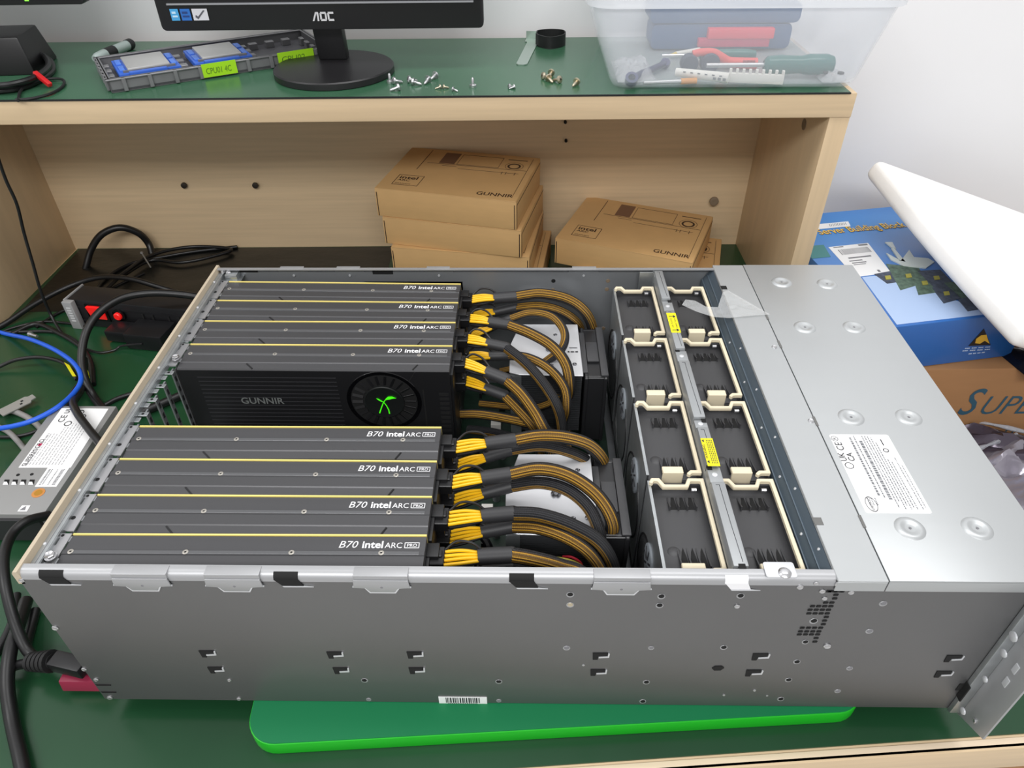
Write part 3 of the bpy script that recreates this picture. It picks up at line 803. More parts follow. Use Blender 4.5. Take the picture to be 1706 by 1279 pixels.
def gpu_box(cx, cy, cz, yaw, label, group, top=True):
    """cx, cy: front left corner"""
    t = thing('cardboard_box', label, 'cardboard box', (cx, cy, cz), yaw, group)
    G().box(0, 0, 0, BW, BD, BH - 0.0008).build('box_body', M_kraft, t, local=True, bevel=0.0012)
    g = G(); g.box(0.0006, -0.0004, BH - 0.0012, BW - 0.0006, BD, BH); g.build('box_lid', M_kraft, t, local=True, bevel=0.0008)
    for x in (0.0022, BW - 0.0032): G().slab((x, -0.0002, 0.001), (1, 0, 0), (0, 0, 1), 0, 0, 0.0011, BH - 0.007, 0.0004).build('flap_gap', M_kraft_ink, t, local=True)
    g = G(); g.slab((BW + 0.0002, 0.003, BH - 0.0075), (0, 1, 0), (0, 0, 1), 0, 0, BD - 0.004, 0.0009, 0.0003)
    g.slab((BW + 0.0002, 0.002, 0.001), (0, 1, 0), (0, 0, 1), 0, 0, 0.0011, BH - 0.008, 0.0003)
    g.build('lid_gap', M_kraft_ink, t, local=True)
    X, Y, O = (1, 0, 0), (0, 1, 0), (0, 0, BH + 0.0001)
    g = G()
    def frame(u0, v0, u1, v1, w=0.0007):
        g.slab(O, X, Y, u0, v0, u1, v0 + w); g.slab(O, X, Y, u0, v1 - w, u1, v1); g.slab(O, X, Y, u0, v0, u0 + w, v1); g.slab(O, X, Y, u1 - w, v0, u1, v1)
    g.text('GUNNIR', Vector(O) + Vector((0.152, 0.0105, 0)), X, Y, 0.0145, 0.010, width=0.055)
    frame(0.020, 0.018, 0.060, 0.054)
    g.text('intel', Vector(O) + Vector((0.0235, 0.040, 0)), X, Y, 0.0145, 0.016, width=0.029)
    g.text('ARC', Vector(O) + Vector((0.0238, 0.0325, 0)), X, Y, 0.0080, 0.010, width=0.019)
    g.text('GRAPHICS', Vector(O) + Vector((0.0238, 0.0215, 0)), X, Y, 0.0042, 0.0, width=0.024)
    if top:
        g.slab(O, X, Y, 0.038, 0.078, 0.0388, 0.157)
        g.slab(O, X, Y, 0.046, 0.107, 0.205, 0.1075)
        frame(0.093, 0.110, 0.160, 0.150, 0.0005)
        g.slab(O, X, Y, 0.10, 0.094, 0.196, 0.0944); g.slab(O, X, Y, 0.072, 0.101, 0.095, 0.1014)
        for (r0, r1) in ((0.0145, 0.0138), (0.0105, 0.0075)):
            n = 30
            for i in range(n):
                a0, a1 = 2 * math.pi * i / n, 2 * math.pi * (i + 1) / n
                g.quad(*[(0.183 + r_ * math.cos(a_), 0.121 + r_ * math.sin(a_), BH + 0.0004) for (r_, a_) in ((r0, a0), (r0, a1), (r1, a1), (r1, a0))])
        g.slab(O, X, Y, 0.168, 0.145, 0.199, 0.1466); g.slab(O, X, Y, 0.206, 0.012, 0.2065, 0.155)
        for x in (0.170, 0.176, 0.190): g.slab(O, X, Y, x, 0.088, x + 0.0008, 0.097)
    g.build('box_print', M_kraft_ink, t, local=True)
    if top:
        g = G(); g.slab(O, X, Y, 0.064, 0.110, 0.089, 0.152); g.build('printed_square', M_kraft_tint, t, local=True)
    return t


Gp = 'brown card boxes in the hutch bay'
gpu_box(0.141, 0.6955, DZ + 0.1350, R(-12.9), 'brown graphics card box on top of the left stack in the hutch bay', Gp)
gpu_box(0.1475, 0.693, DZ + 0.0900, R(-12.4), 'brown box second from the top of the left stack', Gp)
gpu_box(0.157, 0.682, DZ + 0.0450, R(-8.5), 'brown box third from the top of the left stack, jutting right', Gp)
gpu_box(0.174, 0.690, DZ + 0.0001, R(-7.5), 'brown box at the bottom of the left stack', Gp)
gpu_box(0.4107, 0.7123, DZ + 0.0450, R(-21.7), 'brown graphics card box on top of the right pair in the hutch bay', Gp)
gpu_box(0.446, 0.686, DZ + 0.0001, R(-14.0), 'brown box under the right-hand graphics card box', Gp)

# ------------------------------------------------------------------ cartons right of the bench
def PP(px, py, P, n):
    d = ray(px, py); n = Vector(n); return CAM_LOC + d * ((Vector(P) - CAM_LOC).dot(n) / d.dot(n))


t = thing('shipping_carton', 'large brown shipping carton with blue printed lettering, under the blue box', 'carton', (0.838, 0.489, FZ), R(1.5))
M_carton = mat('carton_card', (158, 116, 76), 0.7, var=0.03, vscale=(20, 20, 90), bump=0.03)
G().box(0, 0, 0, 0.335, 0.38, -0.0165 - FZ).build('carton_body', M_carton, t, local=True, bevel=0.003)
inv = TF[t.name].inverted()
nrm = TF[t.name].to_3x3() @ Vector((0, -1, 0))
def FP(px, py): return inv @ PP(px, py, (0.80, 0.488, 0), nrm)
a, b = FP(1590, 690), FP(1705, 690); hgt = FP(1600, 655).z - a.z
g = G(); M_teal = mat('carton_print', (44, 84, 104), 0.7)
xd, yd = (1, 0, 0), (0, 0, 1)
w1 = (b.x - a.x)
xs_ = a.x; g.text('S', (a.x, -0.0004, a.z), xd, yd, hgt * 1.75, 0.004, 0.25, width=w1 * 0.30)
g.text('UPER', (a.x + w1 * 0.30, -0.0004, a.z), xd, yd, hgt * 1.25, -0.006, 0.22, width=w1 * 0.98)
g.build('carton_lettering', M_teal, t, local=True); g = G(); g.text('INT', (a.x + w1 * 0.62, -0.0004, a.z - hgt * 1.25), xd, yd, hgt * 0.7, 0, 0.2, width=w1 * 0.45)
g.build('carton_lettering', M_teal, t, local=True)

t = thing('shipping_carton', 'lower brown carton holding the silvery bags, right of the server', 'carton', (0.836, 0.06, FZ), 0)
G().box(0, 0, 0, 0.5, 0.408, -0.1305 - FZ).build('carton_body', M_carton, t, local=True, bevel=0.003)

# motherboard box
BBZ = 0.060; yaw = R(11.0)
o = PZ(1722, 518, BBZ); ux = Vector((math.cos(yaw), math.sin(yaw), 0)); uy = Vector((-math.sin(yaw), math.cos(yaw), 0))
W_, D_ = 0.222, 0.330
fl = o - ux * W_
t = thing('motherboard_box', 'blue printed motherboard box lying on the large carton by the wall', 'product box', (fl.x, fl.y, -0.0155), yaw)
H_ = BBZ + 0.0155
inv_b = TF[t.name].inverted()
M_bb = bpy.data.materials.new('blue_box_print'); M_bb.use_nodes = True
nt = M_bb.node_tree; nn = nt.nodes; bs = nn['Principled BSDF']; bs.inputs['Roughness'].default_value = 0.3
tc = nn.new('ShaderNodeTexCoord'); sp = nn.new('ShaderNodeSeparateXYZ'); cr = nn.new('ShaderNodeValToRGB')
mr = nn.new('ShaderNodeMapRange'); mr.inputs[1].default_value = 0.0; mr.inputs[2].default_value = D_
nt.links.new(tc.outputs['Object'], sp.inputs[0]); nt.links.new(sp.outputs[1], mr.inputs[0]); nt.links.new(mr.outputs[0], cr.inputs[0]); nt.links.new(cr.outputs[0], bs.inputs[0])
e = cr.color_ramp.elements
e[0].position = 0.0; e[0].color = lin((44, 102, 176)); e[1].position = 1.0; e[1].color = lin((36, 124, 204))
for p_, c_ in ((0.35, (78, 126, 196)), (0.62, (84, 136, 202)), (0.84, (44, 132, 206))):
    x_ = e.new(p_); x_.color = lin(c_)
G().box(0, 0, 0, W_, D_, H_).build('box_body', M_bb, t, local=True, bevel=0.002)
def TP(px, py):
    p = inv_b @ PZ(px, py, BBZ); return (p.x, p.y)
OT, X, Y = (0, 0, H_ + 0.0002), (1, 0, 0), (0, 1, 0)
g = G(); g.poly(OT, X, Y, [TP(1436, 462), TP(1475, 458), TP(1640, 518), TP(1668, 517), TP(1683, 519), TP(1494, 541)], 0.0002)
g.build('pale_field', mat('box_pale', (176, 198, 232), 0.32), t, local=True)
a, b = TP(1366, 391), TP(1522, 377)
d = Vector((b[0] - a[0], b[1] - a[1], 0)); L = d.length; d.normalize(); pd = Vector((-d.y, d.x, 0))
M_yel = mat('title_yellow', (236, 190, 60), 0.4); M_yd = mat('title_shadow', (120, 60, 30), 0.4)
g = G(); g.text('Server Building Block S', (a[0] + 0.0006, a[1] - 0.0008, H_), d, pd, 0.026, 0.016, width=L, lift=0.0003); g.build('title_shadow', M_yd, t, local=True)
g = G(); g.text('Server Building Block S', (a[0], a[1], H_), d, pd, 0.026, 0.012, width=L, lift=0.0006); g.build('title_lettering', M_yel, t, local=True)
g = G(); g.poly(OT, X, Y, [TP(1380, 412), TP(1446, 405), TP(1484, 454), TP(1425, 462)], 0.0003)
g.mi(1); A = Vector((*TP(1380, 412), H_ + 0.0006)); B_ = Vector((*TP(1446, 405), H_ + 0.0006)); C_ = Vector((*TP(1425, 462), H_ + 0.0006))
eu, ev = B_ - A, C_ - A
def lq(u0, v0, u1, v1): g.quad(A + eu * u0 + ev * v1, A + eu * u1 + ev * v1, A + eu * u1 + ev * v0, A + eu * u0 + ev * v0)
rnd = random.Random(2); u = 0.15
while u < 0.9: lq(u, 0.12, u + 0.012 + rnd.random() * 0.014, 0.30); u += 0.034 + rnd.random() * 0.012
lq(0.1, 0.02, 0.35, 0.05); lq(0.72, 0.02, 0.95, 0.07); lq(0.22, 0.40, 0.78, 0.44); lq(0.18, 0.50, 0.5, 0.53); lq(0.2, 0.57, 0.55, 0.60); lq(0.2, 0.63, 0.5, 0.65); lq(0.6, 0.86, 0.66, 0.93)
g.build('white_label', [M_paper, M_greyprint], t, local=True)
g = G(); g.poly(OT, X, Y, [TP(1350, 375), TP(1413, 369), TP(1417, 377), TP(1353, 383)], 0.0003)
g.mi(1); A = Vector((*TP(1350, 375), H_ + 0.0006)); B_ = Vector((*TP(1413, 369), H_ + 0.0006)); C_ = Vector((*TP(1353, 383), H_ + 0.0006)); eu, ev = B_ - A, C_ - A
u = 0.48
while u < 0.92: lq(u, 0.2, u + 0.015, 0.7); u += 0.035 + rnd.random() * 0.01
g.build('barcode_label', [M_paper, M_greyprint], t, local=True)
# printed picture of stacked circuit boards, and a white splash
M_pcb_p = mat('printed_board', (88, 108, 92), 0.4, var=0.45, vscale=(160, 160, 160)); M_pcb_d = mat('printed_board_dark', (72, 78, 92), 0.4, var=0.45, vscale=(160, 160, 160)); M_sock = mat('printed_socket', (168, 160, 70), 0.4)
for kq, (q, m, nm) in enumerate((([(1456, 457), (1483, 452), (1497, 470), (1478, 473)], M_pcb_d, 0), ([(1476, 440), (1530, 446), (1545, 470), (1500, 484)], M_pcb_p, 1), ([(1515, 446), (1556, 462), (1558, 488), (1530, 492)], M_pcb_p, 1),
                 ([(1528, 452), (1566, 450), (1586, 470), (1558, 482)], M_pcb_d, 0), ([(1552, 480), (1580, 474), (1600, 498), (1572, 506)], M_pcb_d, 0), ([(1572, 472), (1620, 468), (1646, 494), (1610, 505)], M_pcb_p, 1), ([(1596, 500), (1640, 488), (1664, 510), (1612, 519)], M_pcb_d, 0))):
    g = G(); g.poly(OT, X, Y, [TP(*p) for p in q][::1], 0.0005 + 0.00012 * kq)
    cx = sum(p[0] for p in q) / 4; cy = sum(p[1] for p in q) / 4
    g.mi(1); g.poly(OT, X, Y, [TP(cx - 5, cy - 2), TP(cx + 4, cy - 3), TP(cx + 6, cy + 3), TP(cx - 3, cy + 4)], 0.0016)
    g.build('printed_board', [m, M_sock], t, local=True)
g = G()
g.poly(OT, X, Y, [TP(1476, 423), TP(1500, 436), TP(1514, 418), TP(1522, 430), TP(1546, 432), TP(1556, 438), TP(1542, 448), TP(1520, 446), TP(1505, 444), TP(1484, 434)], 0.0019)
g.poly(OT, X, Y, [TP(1474, 405), TP(1486, 405), TP(1492, 416), TP(1484, 413)], 0.0019)
g.poly(OT, X, Y, [TP(1498, 436), TP(1484, 415), TP(1488, 414), TP(1508, 438)], 0.0019)
g.build('white_splash', mat('splash_white', (214, 222, 218), 0.4), t, local=True)
# left edge logo and green picture scraps
g = G(); g.poly(OT, X, Y, [TP(1346, 410), TP(1372, 408), TP(1384, 428), TP(1352, 431)], 0.0003); g.build('printed_green_panel', mat('panel_teal', (60, 128, 128), 0.4), t, local=True)
# front face: static warning
nb = TF[t.name].to_3x3() @ Vector((0, -1, 0)); fo = TF[t.name] @ Vector((0, 0, 0))
def BF(px, py):
    p = inv_b @ PP(px, py, fo, nb); return (p.x, p.z)
OF = (0, -0.0002, 0)
g = G(); g.poly(OF, (1, 0, 0), (0, 0, 1), [BF(1613, 576), BF(1650, 574), BF(1639, 547)], 0.0003); g.build('warning_triangle', M_black, t, local=True)
g = G(); g.poly(OF, (1, 0, 0), (0, 0, 1), [BF(1624, 571), BF(1626, 564), BF(1634, 558), BF(1643, 557), BF(1645, 564), BF(1648, 572), BF(1640, 567), BF(1632, 572)], 0.0006); g.build('warning_hand', M_yel, t, local=True)
g = G()
for (p0, p1) in (((1607, 581), (1652, 578)), ((1603, 585), (1652, 582)), ((1613, 590), (1642, 587))):
    a, b = BF(*p0), BF(*p1); n_ = 16
    for i in range(n_):
        if i % 4 == 3: continue
        u0, u1 = i / n_, (i + 0.8) / n_
        g.poly(OF, (1, 0, 0), (0, 0, 1), [(a[0] + (b[0] - a[0]) * u0, a[1] + (b[1] - a[1]) * u0), (a[0] + (b[0] - a[0]) * u1, a[1] + (b[1] - a[1]) * u1), (a[0] + (b[0] - a[0]) * u1, a[1] + (b[1] - a[1]) * u1 + 0.0017), (a[0] + (b[0] - a[0]) * u0, a[1] + (b[1] - a[1]) * u0 + 0.0017)], 0.0003)
g.build('warning_text', mat('text_pale', (188, 208, 236), 0.5), t, local=True)

# white foam slab
A = PZ(1452, 262, 0.188); A = Vector((0.889, 0.752, 0.183)); Bp = PZ(1700, 531, 0.108)
e1 = (Bp - A); L1 = e1.length; e1.normalize()
e2 = Vector((0.30, 0.065, -0.103)); e2 = (e2 - e1 * e2.dot(e1)).normalized()
e2 = Vector((0.30, 0.045, -0.113)).normalized()
nf = e1.cross(e2).normalized()
if nf.z < 0: nf = -nf
t = thing('foam_sheet', 'thick white foam sheet tilted across the blue box against the wall', 'foam sheet', A)
g = G(); L2 = 0.36; n_ = 10; m_ = 10; th = 0.030; vs = []; fs = []
L1x = L1 * 1.06
for k in (0, 1):
    for j in range(m_ + 1):
        for i in range(n_ + 1):
            u, v = i / n_, j / m_
            sag = 0.004 * math.sin(u * 3.1) 
            vs.append(A + e1 * (L1x * u) + e2 * (L2 * v) + nf * (-sag if k else -sag - th))
N = (n_ + 1) * (m_ + 1)
for k in (0, 1):
    for j in range(m_):
        for i in range(n_):
            q = k * N + j * (n_ + 1) + i; f = (q, q + 1, q + n_ + 2, q + n_ + 1); fs.append(f if k == 0 else f[::-1])
rim = [i for i in range(n_)] + [i * (n_ + 1) + n_ for i in range(m_)] + [N - 1 - i for i in range(n_)] + [(m_ - i) * (n_ + 1) for i in range(m_)]
for i in range(len(rim)): a, b = rim[i], rim[(i + 1) % len(rim)]; fs.append((a, b, b + N, a + N))
g._add(vs, fs)
ob = g.build('foam_body', mat('foam_white', (246, 245, 243), 0.85, bump=0.15, bscale=(120, 120, 120)), t)
bm = bmesh.new(); bm.from_mesh(ob.data); bmesh.ops.recalc_face_normals(bm, faces=bm.faces[:])
ed = [e_ for e_ in bm.edges if len(e_.link_faces) == 2 and e_.calc_face_angle(0) > R(50)]
bmesh.ops.bevel(bm, geom=ed, offset=0.010, segments=4, profile=0.5, affect='EDGES', clamp_overlap=True); bm.to_mesh(ob.data); bm.free()
ob.data.polygons.foreach_set('use_smooth', [True] * len(ob.data.polygons)); ob.data.set_sharp_from_angle(angle=R(60))

# antistatic bags
M_esd = mat('static_bag', (152, 148, 158), 0.22, metal=0.35, bump=0.55, bscale=(26, 26, 26))
M_esd_c = clear_mat('static_bag_clear', (200, 204, 212), 0.55, 0.1, bump=1.0, bscale=(40, 40, 40))
BGZ = -0.1300
p = PZ(1640, 735, BGZ + 0.02)
t = thing('static_bag', 'dark antistatic bag with shiny edges, in front of the carton lettering', 'bag', (p.x, p.y, BGZ), R(-18))
lumpy('bag_film', -0.045, -0.01, 0.13, 0.055, 0.020, 0.0, mat('static_bag_dark', (84, 76, 88), 0.22, metal=0.4, bump=0.5, bscale=(26, 26, 26)), t, seed=12, local=True, amp=1.4)
g = G(); g.tube([(-0.044, -0.068, 0.004), (-0.047, 0.0, 0.010), (-0.043, 0.052, 0.006), (0.02, 0.054, 0.012), (0.12, 0.053, 0.006)], 0.0035, 8, rad=lambda q: 0.8 + 0.3 * math.sin(q * 40)); g.build('sealed_edge', M_esd_c, t, local=True)
p = PZ(1700, 812, BGZ + 0.03)
t = thing('static_bag', 'crinkled silvery antistatic bag nearest the server lid edge', 'bag', (p.x, p.y, BGZ + 0.0005), R(28))
lumpy('bag_film', -0.075, -0.13, 0.13, 0.08, 0.036, 0.0, M_esd, t, seed=21, local=True, nx=48, ny=40, amp=1.7)
g = G(); g.tube([(-0.073, -0.12, 0.008), (-0.077, 0.0, 0.012), (-0.073, 0.078, 0.01), (0.02, 0.081, 0.014), (0.12, 0.078, 0.008)], 0.004, 8, rad=lambda q: 0.8 + 0.35 * math.sin(q * 50)); g.build('sealed_edge', M_esd_c, t, local=True)
p = PZ(1733, 612, -0.005)
t = thing('static_bag', 'small black antistatic bag on the carton edge right of the blue box', 'bag', (p.x, p.y, -0.0163), R(12))
lumpy('bag_film', -0.018, -0.012, 0.10, 0.06, 0.016, 0.0, mat('static_bag_black', (34, 38, 52), 0.18, metal=0.6, bump=0.8, bscale=(45, 45, 45)), t, seed=5, local=True)
# ------------------------------------------------------------------ power strip, plugs, cables on the left
o = PZ(110, 497, 0.030); d2 = PZ(302, 515, 0.030) - o; pang = math.atan2(d2.y, d2.x)
t = thing('power_strip', 'black rack power strip with red switch and grey end plate, left of the server', 'power strip', (o.x, o.y, DZ), pang)
G().box(0, 0, 0.0, 0.42, 0.040, 0.047).build('strip_body', mat('strip_black', (26, 26, 28), 0.4), t, local=True, bevel=0.002)
g = G(); g.box(0.004, -0.0008, 0.034, 0.42, 0.0005, 0.037); g.box(0.004, -0.0008, 0.010, 0.42, 0.0005, 0.013); g.build('body_ridge', MATS['strip_black'], t, local=True)
g = G(); g.box(-0.003, -0.004, 0.0, 0.0, 0.042, 0.0485); g.box(-0.002, -0.010, 0.0, 0.014, -0.0008, 0.0475); g.build('end_plate', mat('end_plate_grey', (150, 150, 150), 0.4), t, local=True, bevel=0.0012)
g = G()
for i in range(6): g.box(0.003, -0.0106, 0.014 + i * 0.0045, 0.010, -0.010, 0.0162 + i * 0.0045)
g.build('plate_ridges', mat('plate_ridge', (196, 196, 196), 0.4), t, local=True)
g = G(); g.box(0.028, -0.0022, 0.014, 0.062, 0.001, 0.042); g.build('switch_frame', M_black_gloss, t, local=True)
g = G(); g.hexa([(0.032, -0.002, 0.016), (0.058, -0.002, 0.016), (0.058, 0.001, 0.016), (0.032, 0.001, 0.016)], [(0.032, -0.007, 0.040), (0.058, -0.007, 0.040), (0.058, 0.001, 0.040), (0.032, 0.001, 0.040)])
g.build('rocker_switch', mat('switch_red', (236, 36, 34), 0.3, emit=(255, 20, 16), estr=0.25), t, local=True, bevel=0.001)
g = G(); g.lathe((0.081, -0.001, 0.028), (0, -1, 0), [(0.010, -0.001), (0.010, 0.0025), (0.006, 0.003)], 20); g.build('breaker_ring', M_black_gloss, t, local=True)
g = G(); g.lathe((0.081, -0.001, 0.028), (0, -1, 0), [(0.006, 0), (0.006, 0.006), (0.0045, 0.0075)], 20); g.build('breaker_button', MATS['switch_red'], t, local=True)
for k in range(7):
    x = 0.118 + k * 0.042; g = G()
    g.box(x, -0.0015, 0.024, x + 0.003, 0.001, 0.033); g.box(x + 0.016, -0.0015, 0.024, x + 0.019, 0.001, 0.033); g.box(x + 0.008, -0.0015, 0.014, x + 0.011, 0.001, 0.022)
    g.build('outlet_slots', M_dark_hole, t, local=True)
TS = TF[t.name]
p = TS @ Vector((0.128, -0.005, 0.0))
t = thing('plug_adapter', 'black plug-in power adapter pushed into the strip, behind the blue cable', 'plug adapter', (p.x, p.y, DZ + 0.0005), pang)
G().box(-0.016, -0.040, 0.0, 0.044, 0.0025, 0.026).build('adapter_body', mat('plug_black', (24, 24, 26), 0.35), t, local=True, bevel=0.003)
G().box(-0.055, -0.030, 0.002, -0.016, 0.0, 0.020).build('plug_block', MATS['plug_black'], t, local=True, bevel=0.003)
P = [TF[t.name] @ Vector((0.012, -0.040, 0.012)), PZ(203, 576, DZ + 0.006), PZ(190, 583, DZ + 0.003), PZ(165, 587, DZ + 0.003), PZ(140, 580, DZ + 0.003)]
G().tube(P, 0.0016, 8).build('adapter_lead', M_cable, t)

GC = 'black cables on the bench left of the server'
def cable(pts, r, label, m=None, name='cable', group=None, n=12):
    o = G().tube(pts, r, n, smooth=10).build(name, m or M_cable)
    return tag(o, label, 'cable', group)
z_ = lambda r: DZ + r + 0.0006
cable([PY(-6, 255, 0.605), PY(10, 300, 0.606), PY(28, 340, 0.607), PY(40, 388, 0.607), PY(55, 440, 0.602), PY(68, 485, 0.597), PY(85, 525, 0.598), PZ(104, 557, z_(0.0022))], 0.0022, 'thin black lead hanging from the shelf down the left side panel', group=GC)
cable([PZ(-40, 560, z_(0.004)), PZ(5, 541, z_(0.004)), PZ(60, 505, z_(0.004) + 0.01), PZ(115, 477, z_(0.004) + 0.02), PZ(165, 462, z_(0.004) + 0.03), PZ(215, 464, 0.025), PZ(265, 478, 0.02), PZ(310, 492, 0.005), PZ(350, 506, z_(0.004))], 0.0042, 'long black cable arching above the power strip to the server corner', group=GC)
cable([PZ(345, 497, 0.04), PZ(300, 490, 0.052), PZ(250, 488, 0.058), PZ(205, 496, 0.06), PZ(168, 518, 0.056), PZ(145, 550, 0.045), PZ(136, 592, 0.025), PZ(141, 630, 0.008), PZ(157, 662, z_(0.0055)), PZ(180, 688, z_(0.0055)), PZ(215, 712, z_(0.0055))], 0.0054, 'thick black cable curving in front of the red switch', group=GC)
cable([PY(135, 470, 0.765), PY(143, 445, 0.775), PY(152, 415, 0.79), PY(170, 390, 0.80), PY(200, 379, 0.81), PY(230, 388, 0.82), PY(247, 405, 0.825), PY(254, 425, 0.815)], 0.0058, 'thick black cable forming an arch against the back panel', group=GC)
cable([PZ(140, 520, z_(0.003) + 0.0), PZ(170, 470, z_(0.003)), PZ(215, 440, z_(0.003)), PZ(270, 428, z_(0.003)), PZ(330, 418, z_(0.003)), PZ(395, 411, z_(0.003))], 0.0030, 'dark cable running along the back of the mat', group=GC)
cable([PZ(200, 462, z_(0.003) + 0.006), PZ(250, 434, z_(0.003) + 0.004), PZ(300, 437, z_(0.003) + 0.004), PZ(350, 428, z_(0.003) + 0.004), PZ(385, 415, z_(0.003) + 0.004), PZ(320, 411, z_(0.003) + 0.005), PZ(255, 424, z_(0.003) + 0.010), PZ(210, 452, z_(0.003) + 0.012), PZ(170, 488, z_(0.003) + 0.006)], 0.0030, 'coiled dark cable bundle at the back of the mat', group=GC)
cable([PZ(240, 455, z_(0.002)), PZ(225, 462, z_(0.002)), PZ(190, 478, z_(0.002)), PZ(150, 502, z_(0.002)), PZ(100, 520, z_(0.002)), PZ(60, 545, z_(0.002))], 0.0022, 'thin dark lead lying behind the power strip', group=GC)
a = PZ(236, 421, DZ + 0.022); b = PZ(251, 445, DZ + 0.012)
g = G(); g.cyl(a, b, 0.0012, n=8); g.lathe(a, (0, 0, 1), [(0.002, -0.002), (0.003, 0), (0.002, 0.002)], 10)
tag(g.build('wire_tie', mat('tie_grey', (118, 116, 112), 0.5)), 'short grey wire tie on the cable bundle by the back panel', 'wire tie')
cable([PZ(-30, 545, z_(0.0032)), PZ(10, 556, z_(0.0032)), PZ(50, 565, 0.004), PZ(92, 583, 0.012), PZ(124, 606, 0.018), PZ(135, 630, 0.02), PZ(125, 652, 0.02), PZ(98, 677, 0.025), PZ(60, 698, 0.024), PZ(25, 709, 0.02), PZ(-25, 717, 0.012)], 0.0031, 'bright blue network cable looping beside the server', mat('cable_blue', (30, 92, 210), 0.4))
cable([PZ(-25, 622, z_(0.0025)), PZ(0, 610, z_(0.0025) + 0.004), PZ(28, 599, z_(0.0025) + 0.01), PZ(65, 595, z_(0.0025) + 0.012), PZ(98, 601, z_(0.0025) + 0.012), PZ(118, 614, z_(0.0025) + 0.010), PZ(128, 632, z_(0.0025) + 0.006)], 0.0026, 'black lead with a yellow tag curving inside the blue cable loop', group=GC)
g = G()
q = [PZ(107, 604, 0.0035), PZ(116, 609, 0.0035), PZ(127, 627, 0.0035), PZ(121, 627, 0.0035)]
g._add([v for v in q] + [v + Vector((0, 0, 0.0012)) for v in q], [(0, 3, 2, 1)[::-1], (4, 5, 6, 7), (0, 1, 5, 4), (1, 2, 6, 5), (2, 3, 7, 6), (3, 0, 4, 7)])
tag(g.build('cable_tag', mat('tag_yellow', (226, 216, 20), 0.5)), 'yellow cable tag on the black lead inside the blue loop', 'cable tag')
g = G(); a = PZ(139, 620, 0.0); b = PZ(141, 629, 0.0); g.cyl(a, b, 0.0062, n=12)
tag(g.build('cable_tag', MATS['tag_yellow']), 'yellow tape band round the black cord right of the blue loop', 'cable tag')
cable([PZ(140, 598, 0.004), PZ(141, 620, 0.0), PZ(139, 640, -0.004), PZ(128, 660, 0.012), PZ(122, 672, 0.024), PZ(130, 690, 0.032), PZ(146, 712, 0.033), PZ(164, 735, 0.032), PZ(178, 752, 0.028)], 0.0048, 'black cord crossing the power supply label', group=GC)
cable([PZ(138, 634, -0.008), PZ(122, 655, -0.008), PZ(110, 678, -0.0095), PZ(104, 692, -0.0105)], 0.0045, 'short black cord going down behind the power supply', group=GC)
cable([PZ(-20, 562, z_(0.002)), PZ(25, 545, z_(0.002)), PZ(70, 536, z_(0.002)), PZ(110, 538, z_(0.002)), PZ(150, 545, z_(0.002))], 0.0020, 'thin black lead crossing in front of the strip end plate', group=GC)
cable([PZ(-25, 556, z_(0.0024)), PZ(30, 553, z_(0.0024)), PZ(80, 552, z_(0.0024)), PZ(108, 558, z_(0.0024)), PZ(130, 572, z_(0.0024)), PZ(146, 596, z_(0.0024)), PZ(152, 625, z_(0.0024))], 0.0024, 'black lead running from the left edge under the thick curved cable', group=GC)
cable([PZ(20, 556, z_(0.0035)), PZ(60, 540, z_(0.0035)), PZ(100, 556, z_(0.0035)), PZ(135, 578, z_(0.0035)), PZ(152, 605, z_(0.0035)), PZ(156, 640, z_(0.0035))], 0.0034, 'black lead beside the curved cable near the server rail', group=GC)
g = G(); a = PZ(52, 557, DZ + 0.010); b = PZ(62, 560, DZ + 0.010); g.cyl(a, b, 0.0022, n=10); g.cyl(a, a + (a - b).normalized() * 0.0035, 0.004, n=10)
tag(g.build('screw', M_screw), 'single silver screw resting on the black leads by the blue cable', 'screw')
cable([PZ(255, 655, z_(0.003)), PZ(225, 655, z_(0.003)), PZ(195, 664, z_(0.003)), PZ(172, 676, z_(0.003)), PZ(140, 690, z_(0.003))], 0.0030, 'dark lead running under the server rail toward the power supply', group=GC)
cable([PZ(330, 645, z_(0.006)), PZ(275, 670, z_(0.006)), PZ(225, 690, z_(0.006)), PZ(190, 694, z_(0.006))], 0.0055, 'thick black cord seen through the empty rear slots', group=GC)
cable([PZ(-20, 690, z_(0.0038)), PZ(15, 684, z_(0.0038)), PZ(40, 692, z_(0.0038)), PZ(58, 704, z_(0.0038)), PZ(70, 716, z_(0.0038))], 0.0038, 'short grey cable under the blue network cable', mat('cable_grey', (134, 132, 130), 0.45))
cable([PZ(-15, 706, z_(0.0034)), PZ(12, 718, z_(0.0034)), PZ(30, 735, z_(0.0034)), PZ(44, 752, z_(0.0034))], 0.0034, 'grey cable leading to the corner of the power supply', MATS['cable_grey'])
cable([PZ(-15, 728, z_(0.0022)), PZ(25, 727, z_(0.0022)), PZ(55, 720, z_(0.0022)), PZ(80, 708, z_(0.0022))], 0.0022, 'thin black lead touching the power supply edge', group=GC)
a = PZ(5, 697, DZ + 0.001); b = PZ(62, 668, DZ + 0.001); d = b - a; ang = math.atan2(d.y, d.x); L = d.length
t = thing('slot_cover', 'grey metal slot cover on the bench beside the blue network cable', 'slot cover', (a.x, a.y, DZ + 0.0085), ang)
g = G(); g.prism([(0, -0.008), (L * 0.8, -0.009), (L * 0.86, -0.005), (L, -0.004), (L, 0.006), (L * 0.86, 0.006), (L * 0.8, 0.009), (0, 0.009)], 'z', 0.0, 0.0014)
g.build('cover_plate', mat('cover_grey', (160, 160, 156), 0.4, metal=0.4), t, local=True)
g = G(); g.box(L * 0.55, -0.004, 0.0012, L * 0.62, -0.001, 0.0017); g.box(L * 0.62, 0.001, 0.0012, L * 0.69, 0.004, 0.0017); g.build('cover_slots', M_dark_hole, t, local=True)

